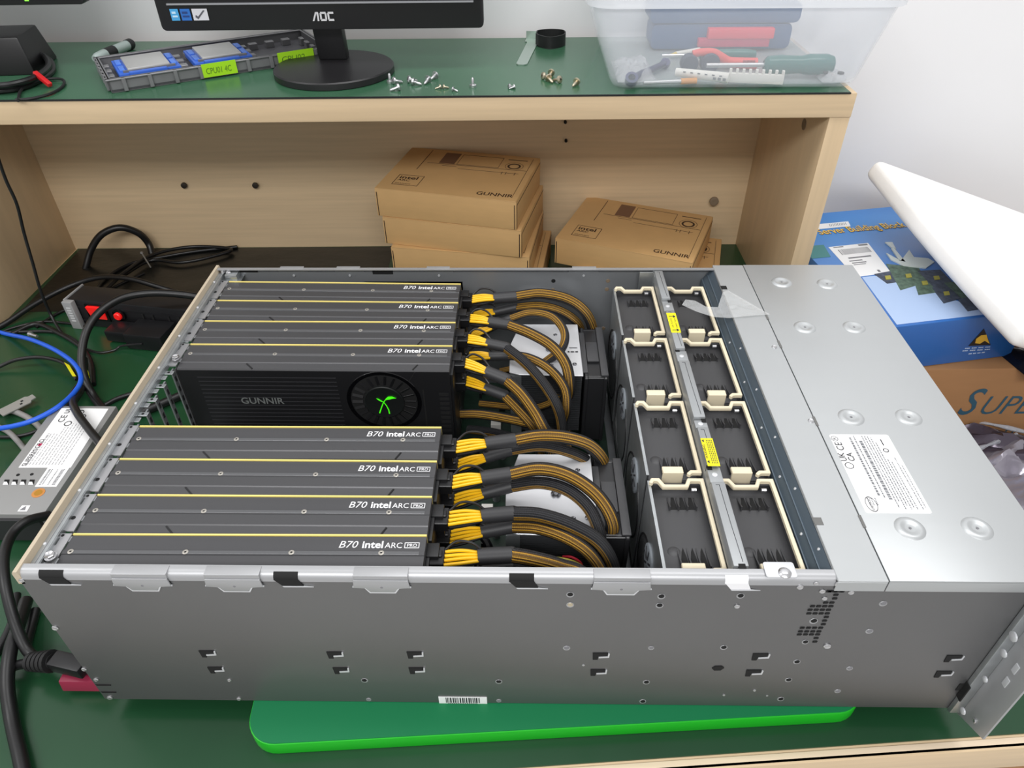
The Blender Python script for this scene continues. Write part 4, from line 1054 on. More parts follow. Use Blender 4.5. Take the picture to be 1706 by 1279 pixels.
# ------------------------------------------------------------------ power supply unit lying left of the server
c0 = PZ(26, 857, 0.0225); c1 = PZ(80, 857, 0.0225); c2 = PZ(98, 676, 0.0225); c3 = PZ(193, 676, 0.0225)
ang = math.atan2(c3.y - c2.y, c3.x - c2.x)
px0, px1, py0, py1 = c2.x - 0.004, c3.x + 0.001, c1.y, c2.y
t = thing('power_supply', 'flat grey power supply with a big white label, left of the server', 'power supply', (px0, py0, DZ))
PW, PD, PH = px1 - px0, py1 - py0, 0.0405
M_psu = mat('psu_grey', (148, 148, 147), 0.5, metal=0.3)
G().box(0, 0, 0, PW, PD, PH).build('casing', M_psu, t, local=True, bevel=0.001)
M_psud = mat('psu_dark', (44, 44, 46), 0.5)
inv_p = TF[t.name].inverted()
def UP(px, py):
    p = inv_p @ PZ(px, py, 0.0225); return (p.x, p.y)
OT, X, Y = (0, 0, PH + 0.0001), (1, 0, 0), (0, 1, 0)
lab = [UP(31, 779), UP(118, 779), UP(181, 681), UP(103, 680)]
g = G(); g.poly(OT, X, Y, lab, 0.0003); g.mi(1)
A, B_, C_ = [Vector((*lab[i], PH + 0.0006)) for i in (0, 1, 3)]; eu, ev = B_ - A, C_ - A
rnd = random.Random(8)
def ld(u0, v0, u1, v1): g.quad(A + eu * u0 + ev * v0, A + eu * u1 + ev * v0, A + eu * u1 + ev * v1, A + eu * u0 + ev * v1)
u = 0.10
while u < 0.80:
    v = 0.04; top = 0.55 if u < 0.3 else (0.72 if u > 0.42 else 0.66)
    while v < top:
        l = 0.02 + rnd.random() * 0.05; ld(u, v, u + (0.035 if u < 0.14 else 0.014), min(top, v + l)); v += l + 0.012
    u += 0.062
g.mi(2); 
def ringmark(cu, cv, r):
    n_ = 20; c = A + eu * cu + ev * cv
    for i in range(n_):
        a0, a1 = 2 * math.pi * i / n_, 2 * math.pi * (i + 1) / n_
        g.quad(*[c + Vector((r_ * math.cos(a_), r_ * math.sin(a_), 0)) for r_, a_ in ((r, a0), (r, a1), (r * 0.75, a1), (r * 0.75, a0))])
for cu, cv in ((0.36, 0.72), (0.46, 0.92), (0.56, 0.84)): ringmark(cu, cv, 0.0045)
tx = ev.normalized(); ty = -eu.normalized()
g.text('CE', A + eu * 0.24 + ev * 0.74, tx, ty, 0.011, 0.0, lift=0.0001); g.text('UL', A + eu * 0.22 + ev * 0.90, tx, ty, 0.008, 0.02, lift=0.0001)
g.text('SUPERMICRO', A + eu * 0.12 + ev * 0.02, tx, ty, 0.0075, 0.0, lift=0.0001)
g.mi(3); c = A + eu * 0.1 + ev * 0.36; g.quad(c + Vector((-0.002, -0.002, 0.0001)), c + Vector((0.002, -0.002, 0.0001)), c + Vector((0.002, 0.002, 0.0001)), c + Vector((-0.002, 0.002, 0.0001)))
g.build('rating_label', [M_paper, mat('label_grey', (168, 168, 170), 0.5), M_ink, mat('dot_magenta', (196, 40, 90), 0.5)], t, local=True)
lab = [UP(58, 811), UP(94, 811), UP(116, 779), UP(80, 779)]
g = G(); g.poly(OT, X, Y, lab, 0.0003); g.mi(1)
A, B_, C_ = [Vector((*lab[i], PH + 0.0006)) for i in (0, 1, 3)]; eu, ev = B_ - A, C_ - A
for u in (0.12, 0.26, 0.52, 0.72, 0.82):
    v = 0.1
    while v < 0.88: l = 0.02 + rnd.random() * 0.03; ld(u, v, u + (0.09 if u in (0.12, 0.72) else 0.05), v + l); v += l + 0.025
g.build('barcode_label', [M_paper, M_greyprint], t, local=True)
g = G(); g.poly(OT, X, Y, [UP(29, 852), UP(45, 852), UP(51, 842), UP(37, 842)], 0.0003); g.mi(1)
g.poly(OT, X, Y, [UP(33, 850), UP(42, 850), UP(44, 843)], 0.0006); g.build('warning_label', [M_paper, M_greyprint], t, local=True)
p = UP(64, 821); g = G(); g.lathe((p[0], p[1], PH), (0, 0, 1), [(0.0068, 0), (0.0068, 0.0004), (0.0052, 0.0005)], 24); g.mi(1); g.lathe((p[0], p[1], PH + 0.0004), (0, 0, 1), [(0.0042, 0), (0.0042, 0.0003)], 24)
g.build('round_sticker', [mat('sticker_orange', (196, 132, 66), 0.5), mat('sticker_ochre', (168, 120, 30), 0.5)], t, local=True)
for (px, py) in ((10, 804), (24, 804), (38, 804), (52, 804)):
    a, b = UP(px - 5, py + 4), UP(px + 4, py + 4); cc = UP(px + 6, py - 5); dd = UP(px - 2, py - 5)
    g = G(); g.poly(OT, X, Y, [a, b, cc, dd], 0.0003); g.build('vent_cutout', M_dark_hole, t, local=True)
    g = G(); m_ = UP(px + 2, py - 1); n0 = UP(px - 3, py - 1); g.poly(OT, X, Y, [a, b, m_, n0], 0.0006); g.build('vent_tab', M_white, t, local=True)
for (px, py) in ((30, 791), (53, 790)):
    p = UP(px, py); G().lathe((p[0], p[1], PH), (0, 0, 1), [(0.002, 0), (0.0018, 0.0005)], 10).build('case_rivet', M_dark_hole, t, local=True)
G().box(0.004, -0.004, 0.003, PW * 0.93, 0.0, PH - 0.006).build('rear_connector', M_psud, t, local=True)

# dark unit with a fan in front of the power supply
p = PZ(-6, 822, 0.018)
t = thing('fan_unit', 'dark boxy unit with an exposed fan at the left edge, before the power supply', 'fan unit', (PZ(-40, 880, DZ).x, PZ(0, 905, DZ).y, DZ))
inv_f = TF[t.name].inverted()
a = inv_f @ PZ(-40, 862, 0.016); b = inv_f @ PZ(40, 824, 0.016); cfront = inv_f @ PZ(26, 858, 0.016)
y0 = cfront.y
x1 = cfront.x + 0.004
g = G(); g.box(a.x, y0, 0.0, x1, y0 + 0.045, 0.034); g.build('housing', mat('fan_unit_dark', (52, 52, 54), 0.5), t, local=True, bevel=0.001)
cx, cz = x1 - 0.030, 0.0185
g = G(); g.lathe((cx, y0, cz), (0, -1, 0), [(0.0165, 0), (0.0175, 0.0), (0.0175, 0.006), (0.0155, 0.006), (0.0155, 0.001)], 28); g.build('fan_ring', M_black, t, local=True)
g = G(); g.lathe((cx, y0, cz), (0, -1, 0), [(0.007, 0), (0.007, 0.005), (0.006, 0.006)], 20)
for i in range(7):
    a_ = 2 * math.pi * i / 7; v = Vector((math.cos(a_), 0, math.sin(a_))); w = Vector((-math.sin(a_), -0.6, math.cos(a_))).normalized()
    g.obox(Vector((cx, y0 - 0.0025, cz)) + v * 0.0108, v, w, v.cross(w), 0.0042, 0.0035, 0.0005)
g.build('fan_rotor', mat('fan_grey', (58, 58, 60), 0.4), t, local=True)
for (sx, sz) in ((-1, -1), (1, -1), (1, 1), (-1, 1)):
    G().lathe((cx + sx * 0.0155, y0, cz + sz * 0.0155), (0, -1, 0), [(0.0025, 0), (0.0025, 0.002), (0.0012, 0.0024)], 10).build('fan_screw', M_screw, t, local=True)

# cords at the rear lower corner
cable([PZ(82, 858, z_(0.005) + 0.03), PZ(45, 868, 0.030), PZ(20, 890, 0.032), PZ(7, 925, 0.035), PZ(8, 968, 0.032), PZ(18, 1015, 0.022), PZ(32, 1056, 0.010), PZ(45, 1082, 0.002), PZ(60, 1098, -0.001)], 0.0050, 'black cord dropping past the server corner to its lower plug', group=GC)
cable([PZ(44, 1000, z_(0.0062) + 0.005), PZ(30, 1045, z_(0.0062) + 0.012), PZ(17, 1085, z_(0.0062) + 0.014), PZ(12, 1140, z_(0.0062) + 0.008), PZ(20, 1200, z_(0.0062)), PZ(34, 1262, z_(0.0062)), PZ(48, 1330, z_(0.0062))], 0.0060, 'thick black power cord with white print running to the front left', group=GC)
cable([PZ(28, 990, z_(0.004)), PZ(22, 1030, z_(0.004)), PZ(10, 1060, z_(0.004)), PZ(-8, 1090, z_(0.004))], 0.0040, 'black cord at the left edge of the bench by the server corner', group=GC)
cable([PZ(60, 1015, z_(0.0042)), PZ(52, 1045, z_(0.0042)), PZ(45, 1075, z_(0.0042) + 0.003), PZ(52, 1095, z_(0.0042) + 0.006)], 0.0042, 'short dark cord tucked behind the server corner', group=GC)
cable([PZ(-30, 1128, z_(0.0045) + 0.004), PZ(0, 1120, z_(0.0045) + 0.006), PZ(28, 1108, z_(0.0045) + 0.009), PZ(52, 1104, 0.0)], 0.0045, 'black cord entering the ribbed plug from the left', group=GC)
a = PZ(50, 1102, 0.002); b = PZ(94, 1101, 0.012); c = PZ(140, 1112, 0.014)
t = thing('power_plug', 'black ribbed power plug at the server rear lower corner', 'plug', a)
d = (b - a).normalized(); L = (b - a).length
g = G(); prof = [(0.0045, 0)]
for i in range(5): prof += [(0.0085 + i * 0.0004, L * (0.04 + i * 0.17)), (0.0085 + i * 0.0004, L * (0.15 + i * 0.17)), (0.0065, L * (0.155 + i * 0.17)), (0.0065, L * (0.20 + i * 0.17))]
g.lathe(a, d, prof, 18); g.build('strain_relief', M_black_rough, t)
d2 = (c - b).normalized(); s_ = d2.cross(Vector((0, 0, 1))).normalized()
g = G(); g.obox((b + c) / 2, d2, s_, s_.cross(d2), (c - b).length / 2 + 0.002, 0.0075, 0.0065); g.build('plug_body', M_black, t, bevel=0.002)
a = PZ(102, 1130, -0.001); b = PZ(152, 1132, -0.001)
t = thing('release_handle', 'maroon power supply release handle under the black plug', 'handle', a)
g = G(); g.hexa([(a.x, a.y - 0.006, -0.012), (b.x + 0.012, a.y - 0.006, -0.012), (b.x + 0.012, a.y + 0.012, -0.010), (a.x, a.y + 0.012, -0.010)],
                [(a.x, a.y - 0.004, 0.001), (b.x + 0.012, a.y - 0.004, 0.001), (b.x + 0.012, a.y + 0.010, 0.001), (a.x, a.y + 0.010, 0.001)])
g.build('maroon_tab', mat('maroon', (140, 40, 66), 0.45), t, bevel=0.001)
# black plastic sheet under the cables at the back
t = thing('plastic_sheet', 'crumpled black plastic sheet under the cables at the back of the bay', 'plastic sheet', (-0.16, 0.74, DZ), R(0.9))
lumpy('sheet_film', -0.275, -0.10, 0.29, 0.105, 0.0016, 0.0, mat('sheet_black', (20, 21, 19), 0.32, bump=0.7, bscale=(18, 30, 30)), t, seed=33, local=True, nx=40, ny=20, edge=0.0002)
# ------------------------------------------------------------------ green board under the server
BZ0, BZ1 = DZ + 0.0002, -0.0004
t = thing('padded_board', 'bright green rounded board with a teal top, lying under the server', 'board', (0.4, 0.1, DZ))
c0 = PZ(418, 1215, BZ1); c1 = PZ(470, 1240, BZ1); c2 = PZ(1100, 1200, BZ1); c3 = PZ(1440, 1186, BZ1)
slope = (c3.y - c1.y) / (c3.x - c1.x); ba = math.atan(slope)
bux, buy = Vector((math.cos(ba), math.sin(ba))), Vector((-math.sin(ba), math.cos(ba)))
O2 = Vector((c1.x, c1.y)); xl = (Vector((c0.x, c0.y)) - O2).dot(bux) - 0.004; xr = (Vector((c3.x, c3.y)) - O2).dot(bux) + 0.006
poly = rounded(xl, 0.0005, xr, 0.36, 0.026, 8)
pw = [tuple(O2 + bux * p[0] + buy * p[1]) for p in poly]
g = G(); g.prism(pw, 'z', BZ0, BZ1 - 0.0012); g.build('board_core', mat('board_lime', (22, 176, 30), 0.4), t, bevel=0.001)
poly = rounded(xl + 0.001, 0.0015, xr - 0.001, 0.359, 0.025, 8); pw = [tuple(O2 + bux * p[0] + buy * p[1]) for p in poly]
g = G(); g.prism(pw, 'z', BZ1 - 0.0012, BZ1); g.build('board_top', mat('board_teal', (0, 116, 68), 0.45), t)

# ------------------------------------------------------------------ server chassis
CH = thing('server_chassis', 'open grey steel rack server chassis lying on the green board', 'server', (0.37, 0.22, 0.0))
CL, CW, HH = 0.737, 0.437, 0.178
M_steel = mat('zinc_steel', (122, 122, 123), 0.42, metal=0.8, var=0.03, vscale=(8, 8, 8), bump=0.02, bscale=(300, 300, 300))
M_steel_in = mat('zinc_steel_inside', (150, 153, 156), 0.42, metal=0.55, var=0.04, vscale=(8, 8, 8))
M_galv = mat('galvanised', (176, 180, 182), 0.34, metal=0.8, var=0.10, vscale=(90, 90, 90))
M_lid = mat('film_covered_steel', (186, 189, 190), 0.38, metal=0.55, var=0.015, vscale=(10, 10, 10), bump=0.16, bscale=(6, 26, 20))
M_slate = mat('slate_steel', (84, 96, 106), 0.36, metal=0.35)
M_steel_bright = mat('steel_bright', (214, 216, 219), 0.4, metal=0.45)  # brighter steel; on lips and edges the highlight is put into the colour
M_steel_lit = mat('steel_lit', (172, 173, 175), 0.42, metal=0.5)  # lit copy of the zinc steel, its bright reflection put into the colour
M_edge = mat('edge_film', (186, 172, 150), 0.5)

def wall_profile(y, s):
    """side wall with a rounded bend into a narrow top flange; s = +1 folds towards +y"""
    pr = [(y, 0.0), (y, 0.1705)]
    for k in range(1, 7):
        a = math.pi / 2 * k / 6
        pr.append((y + s * 0.0055 * (1 - math.cos(a)), 0.1725 + 0.0055 * math.sin(a)))
    pr += [(y + s * 0.0085, 0.178), (y + s * 0.0085, 0.1767)]
    for k in range(6, -1, -1):
        a = math.pi / 2 * k / 6
        pr.append((y + s * (0.0055 - 0.0042 * math.cos(a)), 0.1725 + 0.0042 * math.sin(a)))
    pr += [(y + s * 0.0013, 0.0)]
    return pr
def flange_profile(y, s):
    p = wall_profile(y, s); n_ = len(p)
    return p[1:n_ - 1]
g = G(); g.box(0.0, 0.0, 0.0, 0.583, 0.0013, 0.1705); SWN = g.build('side_wall', M_steel, CH)
g = G(); g.prism(flange_profile(0.0, 1), 'x', 0.0, 0.583); g.build('top_flange', M_steel_lit, CH)  # same metal as the wall, painted lighter for the glare on the bend
g = G(); g.box(0.583, 0, 0, CL, 0.0013, 0.1765); SWF = g.build('side_wall', M_steel, CH)
g = G(); g.prism(flange_profile(CW, -1), 'x', 0.0, 0.583); g.build('top_flange', M_steel_lit, CH)
g = G(); g.box(0.0, CW - 0.0013, 0.0, 0.583, CW, 0.1705); g.box(0.583, CW - 0.0013, 0, CL, CW, 0.1765); g.build('side_wall', M_steel_in, CH)
g = G(); g.box(0.0, 0.0013, 0.0, CL, CW - 0.0013, 0.0013); g.build('floor_plate', M_steel_in, CH)
# rear wall: bars between the slots, a deep ledge on top
PITCH = 0.02060; Y0 = 0.0045
g = G()
for i in range(22):
    y = Y0 + i * PITCH
    if y > CW - 0.004: break
    g.box(0.012, y - 0.0028, 0.042, 0.0135, y + 0.0028, 0.166)
g.box(0.002, 0.0014, 0.0013, 0.0035, CW - 0.0014, 0.042); g.box(0.0035, 0.0014, 0.040, 0.0135, CW - 0.0014, 0.042)
g.build('rear_slot_bars', M_galv, CH)
g = G()
for i in range(21):
    y = Y0 + i * PITCH
    for k in range(9):
        g.box(0.0136, y - 0.0012, 0.052 + k * 0.0125, 0.0139, y + 0.0012, 0.058 + k * 0.0125)
g.build('bar_perforation', M_dark_hole, CH)
g = G(); g.prism([(-0.0025, 0.1655), (0.0025, 0.1655), (0.0025, 0.1755), (0.0015, 0.179), (-0.0015, 0.179), (-0.0025, 0.177)], 'y', 0.0, CW); g.build('rear_edge_film', M_edge, CH)
g = G(); g.box(0.0025, 0.0088, 0.1722, 0.0088, CW - 0.0088, 0.1735); g.box(0.0082, 0.0088, 0.166, 0.0088, CW - 0.0088, 0.1722)
for i in range(21):
    y = Y0 + i * PITCH + PITCH / 2
    if y > CW - 0.012: break
    g.box(0.0088, y - 0.0070, 0.1670, 0.0135, y - 0.0012, 0.1682)
    g.box(0.0088, y + 0.0010, 0.1670, 0.0175, y + 0.0062, 0.1682)
SL = g.build('slot_ledge', M_galv, CH, bevel=0.0003, seg=1)
g = G()
for i in range(21):
    y = Y0 + i * PITCH + PITCH / 2
    g.lathe((0.0128, y + 0.0038, 0.1682), (0, 0, 1), [(0.0014, 0), (0.0012, 0.0003)], 10)
g.build('ledge_holes', M_dark_hole, SL)
g = G(); g.slab((0.0060, 0.012, 0.1735), (1, 0, 0), (0, 1, 0), 0, 0, 0.0004, CW - 0.026, 0.0002); g.build('ledge_seam', M_greyprint, SL)
for i in range(8):
    y = 0.03 + i * 0.054; G().lathe((0.0042, y, 0.1735), (0, 0, 1), [(0.0014, 0), (0.0012, 0.0006), (0.0004, 0.0009)], 12).build('ledge_rivet', M_steel_bright, SL)
def hexbolt(p, d, r, parent, m=None):
    g = G(); g.lathe(p, d, [(r * 1.15, 0), (r * 1.15, r * 0.18)], 18); g.lathe(Vector(p) + Vector(d) * (r * 0.18), d, [(r, 0), (r, r * 0.55), (r * 0.8, r * 0.75), (r * 0.4, r * 0.55)], 6)
    return g.build('hex_screw', m or M_screw, parent)
p = PZ(84, 926, 0.172); hexbolt((p.x, p.y, 0.1712), (0, 0, 1), 0.0038, CH)
p = PZ(293, 596, 0.172); hexbolt((p.x, p.y, 0.1712), (0, 0, 1), 0.0036, CH)
for (px, py) in ((374, 449), (381, 455)):
    p = PZ(px, py, 0.174); hexbolt((p.x, min(p.y, CW - 0.006), 0.1735), (0, 0, 1), 0.0030, CH)
g = G(); g.box(0.003, CW - 0.030, 0.166, 0.030, CW - 0.0015, 0.1674); g.box(0.012, CW - 0.016, 0.1674, 0.026, CW - 0.002, 0.1745); g.build('corner_bracket', M_galv, CH, bevel=0.0008)

# top tabs and openings of the near and far flange
def SX(px, py, y=-0.0004):
    p = PY(px, py, y); return (p.x, p.z)
OS, XS, ZS_ = (0, -0.0002, 0), (1, 0, 0), (0, 0, 1)
for (a, b) in ((182, 283), (336, 437), (583, 684), (985, 1090)):
    x0, x1 = SX(a, 962)[0], SX(b, 962)[0]; w = x1 - x0
    g = G()
    g.poly((0, -0.0009, 0), XS, ZS_, [(x0 + 0.002, 0.1745), (x0 + 0.001, 0.1660), (x0 + 0.010, 0.1652), (x0 + 0.013, 0.1608), (x1 - 0.013, 0.1608), (x1 - 0.010, 0.1652), (x1 - 0.001, 0.1660), (x1 - 0.002, 0.1745)], 0.0012, -0.0003)
    g.box(x0 + 0.002, -0.0008, 0.1735, x1 - 0.002, 0.0075, 0.1787)
    g.build('top_tab', M_steel_lit, CH, bevel=0.0012)
    g = G(); g.strip([(x0 + 0.0005, 0.1665), (x0 + 0.0095, 0.1655), (x0 + 0.0125, 0.1600), (x1 - 0.0125, 0.1600), (x1 - 0.0095, 0.1655), (x1 - 0.0005, 0.1665)], 0.0011, 0.0010, 0.0)
    g.v = [(v[0], -v[2] - 0.0004, v[1]) for v in g.v]
    g.build('tab_lip', M_steel_bright, CH)
    G().lathe(((x0 + x1) / 2, -0.0016, 0.1668), (0, -1, 0), [(0.0012, 0), (0.001, 0.0003)], 10).build('tab_pin', M_greyprint, CH)
    g = G(); yy = CW - 0.0014
    for s_ in (1,):
        g.poly((0, yy, 0), (-1, 0, 0), ZS_, [(-x0 - 0.004, 0.1745), (-x0 - 0.004, 0.1680), (-x0 - 0.014, 0.1672), (-x0 - 0.017, 0.1622), (-x1 + 0.017, 0.1622), (-x1 + 0.014, 0.1672), (-x1 + 0.004, 0.1680), (-x1 + 0.004, 0.1745)], 0.0010)
    g.build('top_tab', M_steel_in, CH, bevel=0.0003, seg=1)
    G().lathe(((x0 + x1) / 2, CW - 0.0026, 0.1665), (0, -1, 0), [(0.0016, 0), (0.0013, 0.0006)], 12).build('tab_pin', M_steel_bright, CH)
    G().box(x0 + 0.008, CW - 0.0085, 0.1776, x1 - 0.008, CW - 0.001, 0.1781).build('top_tab', M_steel_lit, CH, bevel=0.0004)
for (a, b, m) in ((62, 112, M_dark_hole), (453, 502, M_dark_hole), (848, 897, M_dark_hole), (1212, 1257, M_white)):
    x0, x1 = SX(a, 958)[0], SX(b, 962)[0]
    g = G(); g.poly((0, -0.0002, 0), XS, ZS_, [(x0, 0.1735), (x0 + 0.005, 0.1665), (x1, 0.1665), (x1 - 0.003, 0.1735)], 0.0005); ar = [(0.0055 - 0.0059 * math.cos(a_), 0.1725 + 0.0059 * math.sin(a_)) for a_ in [math.pi / 2 * k_ / 8 for k_ in range(7)]]; g.prism([(0.004, 0.1725)] + ar, 'x', x0, x1 - 0.003)
    g.build('flange_opening', m, CH)
    g = G(); g.poly((0, -0.0003, 0), XS, ZS_, [(x0 + 0.005, 0.1664), (x0 + 0.006, 0.1652), (x1 + 0.007, 0.1654), (x1, 0.1664)], 0.0007); g.build('opening_lip', M_steel_bright, CH)
g = G(); p = PY(640, 450, CW - 0.0015); g.box(p.x - 0.014, CW - 0.0022, 0.168, p.x + 0.010, CW - 0.001, 0.174); p = PY(408, 446, CW - 0.0015); g.box(p.x - 0.012, CW - 0.0022, 0.1705, p.x + 0.014, CW - 0.001, 0.1745)
g.build('flange_opening', M_dark_hole, CH)
# raised embossing on the far wall behind the rear cards
g = G(); a = PY(590, 470, CW - 0.002); b = PY(772, 470, CW - 0.002)
g.poly((0, CW - 0.0013, 0), (-1, 0, 0), ZS_, [(-a.x - 0.012, 0.1585), (-a.x, 0.14), (-a.x, 0.08), (-b.x, 0.08), (-b.x, 0.1585)], 0.0022)
g.build('wall_embossing', M_steel_in, CH, bevel=0.0012)

# punched and hooked openings on the near wall
for (px, py) in ((346, 1089), (360, 1116), (558, 1091), (568, 1117), (691, 1091), (694, 1117), (1000, 1093), (996, 1120), (1266, 1094), (1255, 1121), (1588, 1097), (1571, 1123)):
    x, z = SX(px, py)
    g = G(); g.poly(OS, XS, ZS_, [(x - 0.0062, z + 0.0045), (x + 0.0058, z + 0.0048), (x + 0.0058, z + 0.0005), (x - 0.0012, z - 0.0003), (x - 0.0018, z - 0.0050), (x - 0.0056, z - 0.0050)], 0.0004)
    g.mi(1); g.poly(OS, XS, ZS_, [(x - 0.0012, z - 0.0003), (x + 0.0058, z + 0.0005), (x + 0.0060, z + 0.0042), (x + 0.0072, z + 0.0042), (x + 0.0070, z - 0.0010), (x - 0.0012, z - 0.0018)], 0.0009)
    g.build('hook_slot', [M_dark_hole, M_steel_bright], SWN if x < 0.583 else SWF)
def punched(px, py, r=0.0022, m=None):
    x, z = SX(px, py)
    g = G(); g.lathe((x, 0.0, z - r * 0.35), (0, -1, 0), [(r * 1.35, 0), (r * 1.25, 0.0004), (r * 0.9, 0.0004)], 16); g.mi(1)
    g.lathe((x, -0.0003, z), (0, -1, 0), [(r, 0), (r * 0.9, 0.0004)], 16)
    g.build('screw_hole', [M_steel_lit, m or M_dark_hole], SWN if x < 0.583 else SWF)
for q in ((950, 990), (1102, 993), (1099, 1008), (1234, 992), (1206, 1078), (1077, 1136), (1071, 1168), (607, 1133), (831, 1135), (1328, 1102), (1314, 1132), (1301, 1164)): punched(*q)
for q in ((950, 1007, 0.0022, M_brass), (944, 1079, 0.0022, M_greyprint), (1085, 1079, 0.0018, M_greyprint), (1472, 1005, 0.0022, M_greyprint), (1449, 1051, 0.0022, M_greyprint), (1416, 1113, 0.0020, M_greyprint), (1396, 1151, 0.0020, M_greyprint), (614, 1165, 0.0017, M_greyprint), (831, 1167, 0.0017, M_greyprint), (1356, 1034, 0.0024, M_dark_hole), (1342, 1069, 0.0020, M_dark_hole)): punched(*q)
def small_screw(p, d, r, parent=None, m=None):
    return G().lathe(p, d, [(r, 0), (r, r * 0.25), (r * 0.75, r * 0.45), (r * 0.3, r * 0.3)], 14).build('screw', m or M_screw, parent or CH)
for (px, py, r) in ((1228, 1010, 0.0022), (1378, 1076, 0.0030), (1507, 977, 0.0026), (92, 1046, 0.0026), (140, 1115, 0.0022), (160, 1132, 0.0022), (183, 1162, 0.0026), (398, 1164, 0.0022), (382, 1133, 0.0018), (1206, 1158, 0.0012), (1257, 1150, 0.0014), (1333, 978, 0.0024), (1360, 972, 0.0018), (1398, 973, 0.0030), (1418, 987, 0.0022), (1370, 985, 0.0022), (1374, 997, 0.0020), (36, 967, 0.0020), (1278, 1159, 0.0010), (972, 1108, 0.0012)):
    x, z = SX(px, py); small_screw((x, -0.0001, z), (0, -1, 0), r, SWN if x < 0.583 else SWF)
x, z = SX(1196, 1113); g = G(); g.poly(OS, XS, ZS_, [(x - 0.0048, z), (x - 0.0026, z + 0.0030), (x + 0.0026, z + 0.0034), (x + 0.0050, z + 0.0008), (x + 0.0026, z - 0.0030), (x - 0.0026, z - 0.0032)], 0.0004); g.build('hex_opening', M_dark_hole, SWN)
for (px, py) in ((172, 1141), (181, 1153)):
    x, z = SX(px, py); g = G(); g.poly(OS, XS, ZS_, [(x - 0.0065, z + 0.0008), (x + 0.0065, z + 0.0006), (x + 0.0065, z - 0.0005), (x - 0.0055, z - 0.0010)], 0.0004); g.build('slit', M_dark_hole, SWN)
g = G()
rows = [(985, 1371, 4), (985, 1383, 3), (991, 1393, 1), (997, 1391, 1), (1004, 1376, 2), (1010, 1354, 4), (1016, 1350, 4), (1022, 1348, 4), (1028, 1377, 1), (1034, 1374, 1), (1040, 1372, 1), (1046, 1337, 4), (1052, 1334, 4), (1057, 1332, 4), (1063, 1360, 1), (1069, 1358, 1)]
for (py, px, n_) in rows:
    for i in range(n_):
        x, z = SX(px + i * 10.2, py); g.poly(OS, XS, ZS_, [(x - 0.0019, z - 0.0009), (x + 0.0013, z - 0.0009), (x + 0.0017, z + 0.0009), (x - 0.0013, z + 0.0009)], 0.0004)
g.build('vent_perforation', M_dark_hole, SWN)
a = SX(732, 1172); b = SX(811, 1161)
g = G(); g.slab(OS, XS, ZS_, a[0], a[1], b[0], b[1], 0.0004); g.mi(1)
x = a[0] + 0.006; rnd = random.Random(4)
while x < b[0] - 0.007:
    w = 0.0004 + rnd.random() * 0.0009; g.slab((0, -0.0006, 0), XS, ZS_, x, a[1] + 0.0026, x + w, b[1] - 0.0012, 0.0002); x += w + 0.0005 + rnd.random() * 0.0006
x = a[0] + 0.008
while x < b[0] - 0.009: g.slab((0, -0.0006, 0), XS, ZS_, x, a[1] + 0.0008, x + 0.0008, a[1] + 0.0019, 0.0002); x += 0.0016
g.build('barcode_label', [M_paper, M_ink], SWN)
# far wall holes seen inside
for (px, py, m) in ((922, 468, M_dark_hole), (921, 483, M_cap), (1013, 468, M_cap), (1011, 482, M_cap), (1005, 547, M_cap)):
    p = PY(px, py, CW - 0.0016); G().lathe((p.x, CW - 0.0014, p.z), (0, -1, 0), [(0.0026, 0), (0.0022, 0.0005)], 14).build('screw_hole', m, CH)

# lid over the front bay
LX0, LX1, LXS = 0.583, 0.7455, 0.6185
g = G(); g.box(LX0, -0.0016, 0.1768, LXS - 0.0003, CW + 0.0012, 0.1784)
g.box(LX0, -0.0016, 0.1665, LXS - 0.0003, -0.0004, 0.1768); g.box(LX0, 0.0, 0.1680, LX0 + 0.0012, CW, 0.1768)
g.build('lid_strip', M_lid, CH, bevel=0.0004, seg=1)
g = G(); g.box(LXS + 0.0003, -0.0016, 0.1770, LX1, CW + 0.0012, 0.1788); g.box(LXS + 0.0003, -0.0016, 0.1665, LX1, -0.0004, 0.1770); g.box(LX1 - 0.0012, -0.001, 0.160, LX1, CW, 0.1770)
LP = g.build('lid_plate', M_lid, CH, bevel=0.0005, seg=2)
for (px, py) in ((1302, 470), (1378, 473), (1341, 545), (1423, 545), (1418, 695), (1514, 695), (1516, 880), (1628, 880)):
    p = PZ(px, py, 0.1788)
    G().lathe((p.x, p.y, 0.1787), (0, 0, 1), [(0.0118, -0.0004), (0.0112, 0.0001), (0.0098, 0.0011), (0.0080, 0.0017), (0.0066, 0.0015), (0.0046, 0.0006), (0.0034, 0.0004), (0.0013, 0.0004), (0.0011, -0.0002)], 36).build('lid_dimple', M_lid, LP, angle=70)
    G().lathe((p.x, p.y, 0.17905), (0, 0, 1), [(0.0010, 0), (0.0008, 0.0003)], 10).build('dimple_hole', M_greyprint, LP)
for (x, y) in ((LXS, 0.33), (LXS, 0.28), (LXS, 0.165), (LXS, 0.052)):
    G().box(x - 0.0011, y - 0.006, 0.1780, x + 0.0010, y + 0.006, 0.1790).build('lid_catch', mat('catch_dark', (104, 104, 102), 0.5) if 'catch_dark' not in MATS else MATS['catch_dark'], CH)
for (px, py) in ((1351, 701), (1290, 578)):
    p = PZ(px, py, 0.1785); small_screw((p.x, p.y, 0.1784), (0, 0, 1), 0.0026, CH)
for (px, py, s_) in ((1206, 479, 0.004), (1363, 868, 0.004)):
    p = PZ(px, py, 0.1785); g = G(); g.box(p.x - s_ * 0.8, p.y - s_ * 0.9, 0.1783, p.x + s_ * 0.8, p.y + s_ * 0.9, 0.1787); g.build('lid_opening', MATS['catch_dark'] if py > 600 else M_dark_hole, CH)
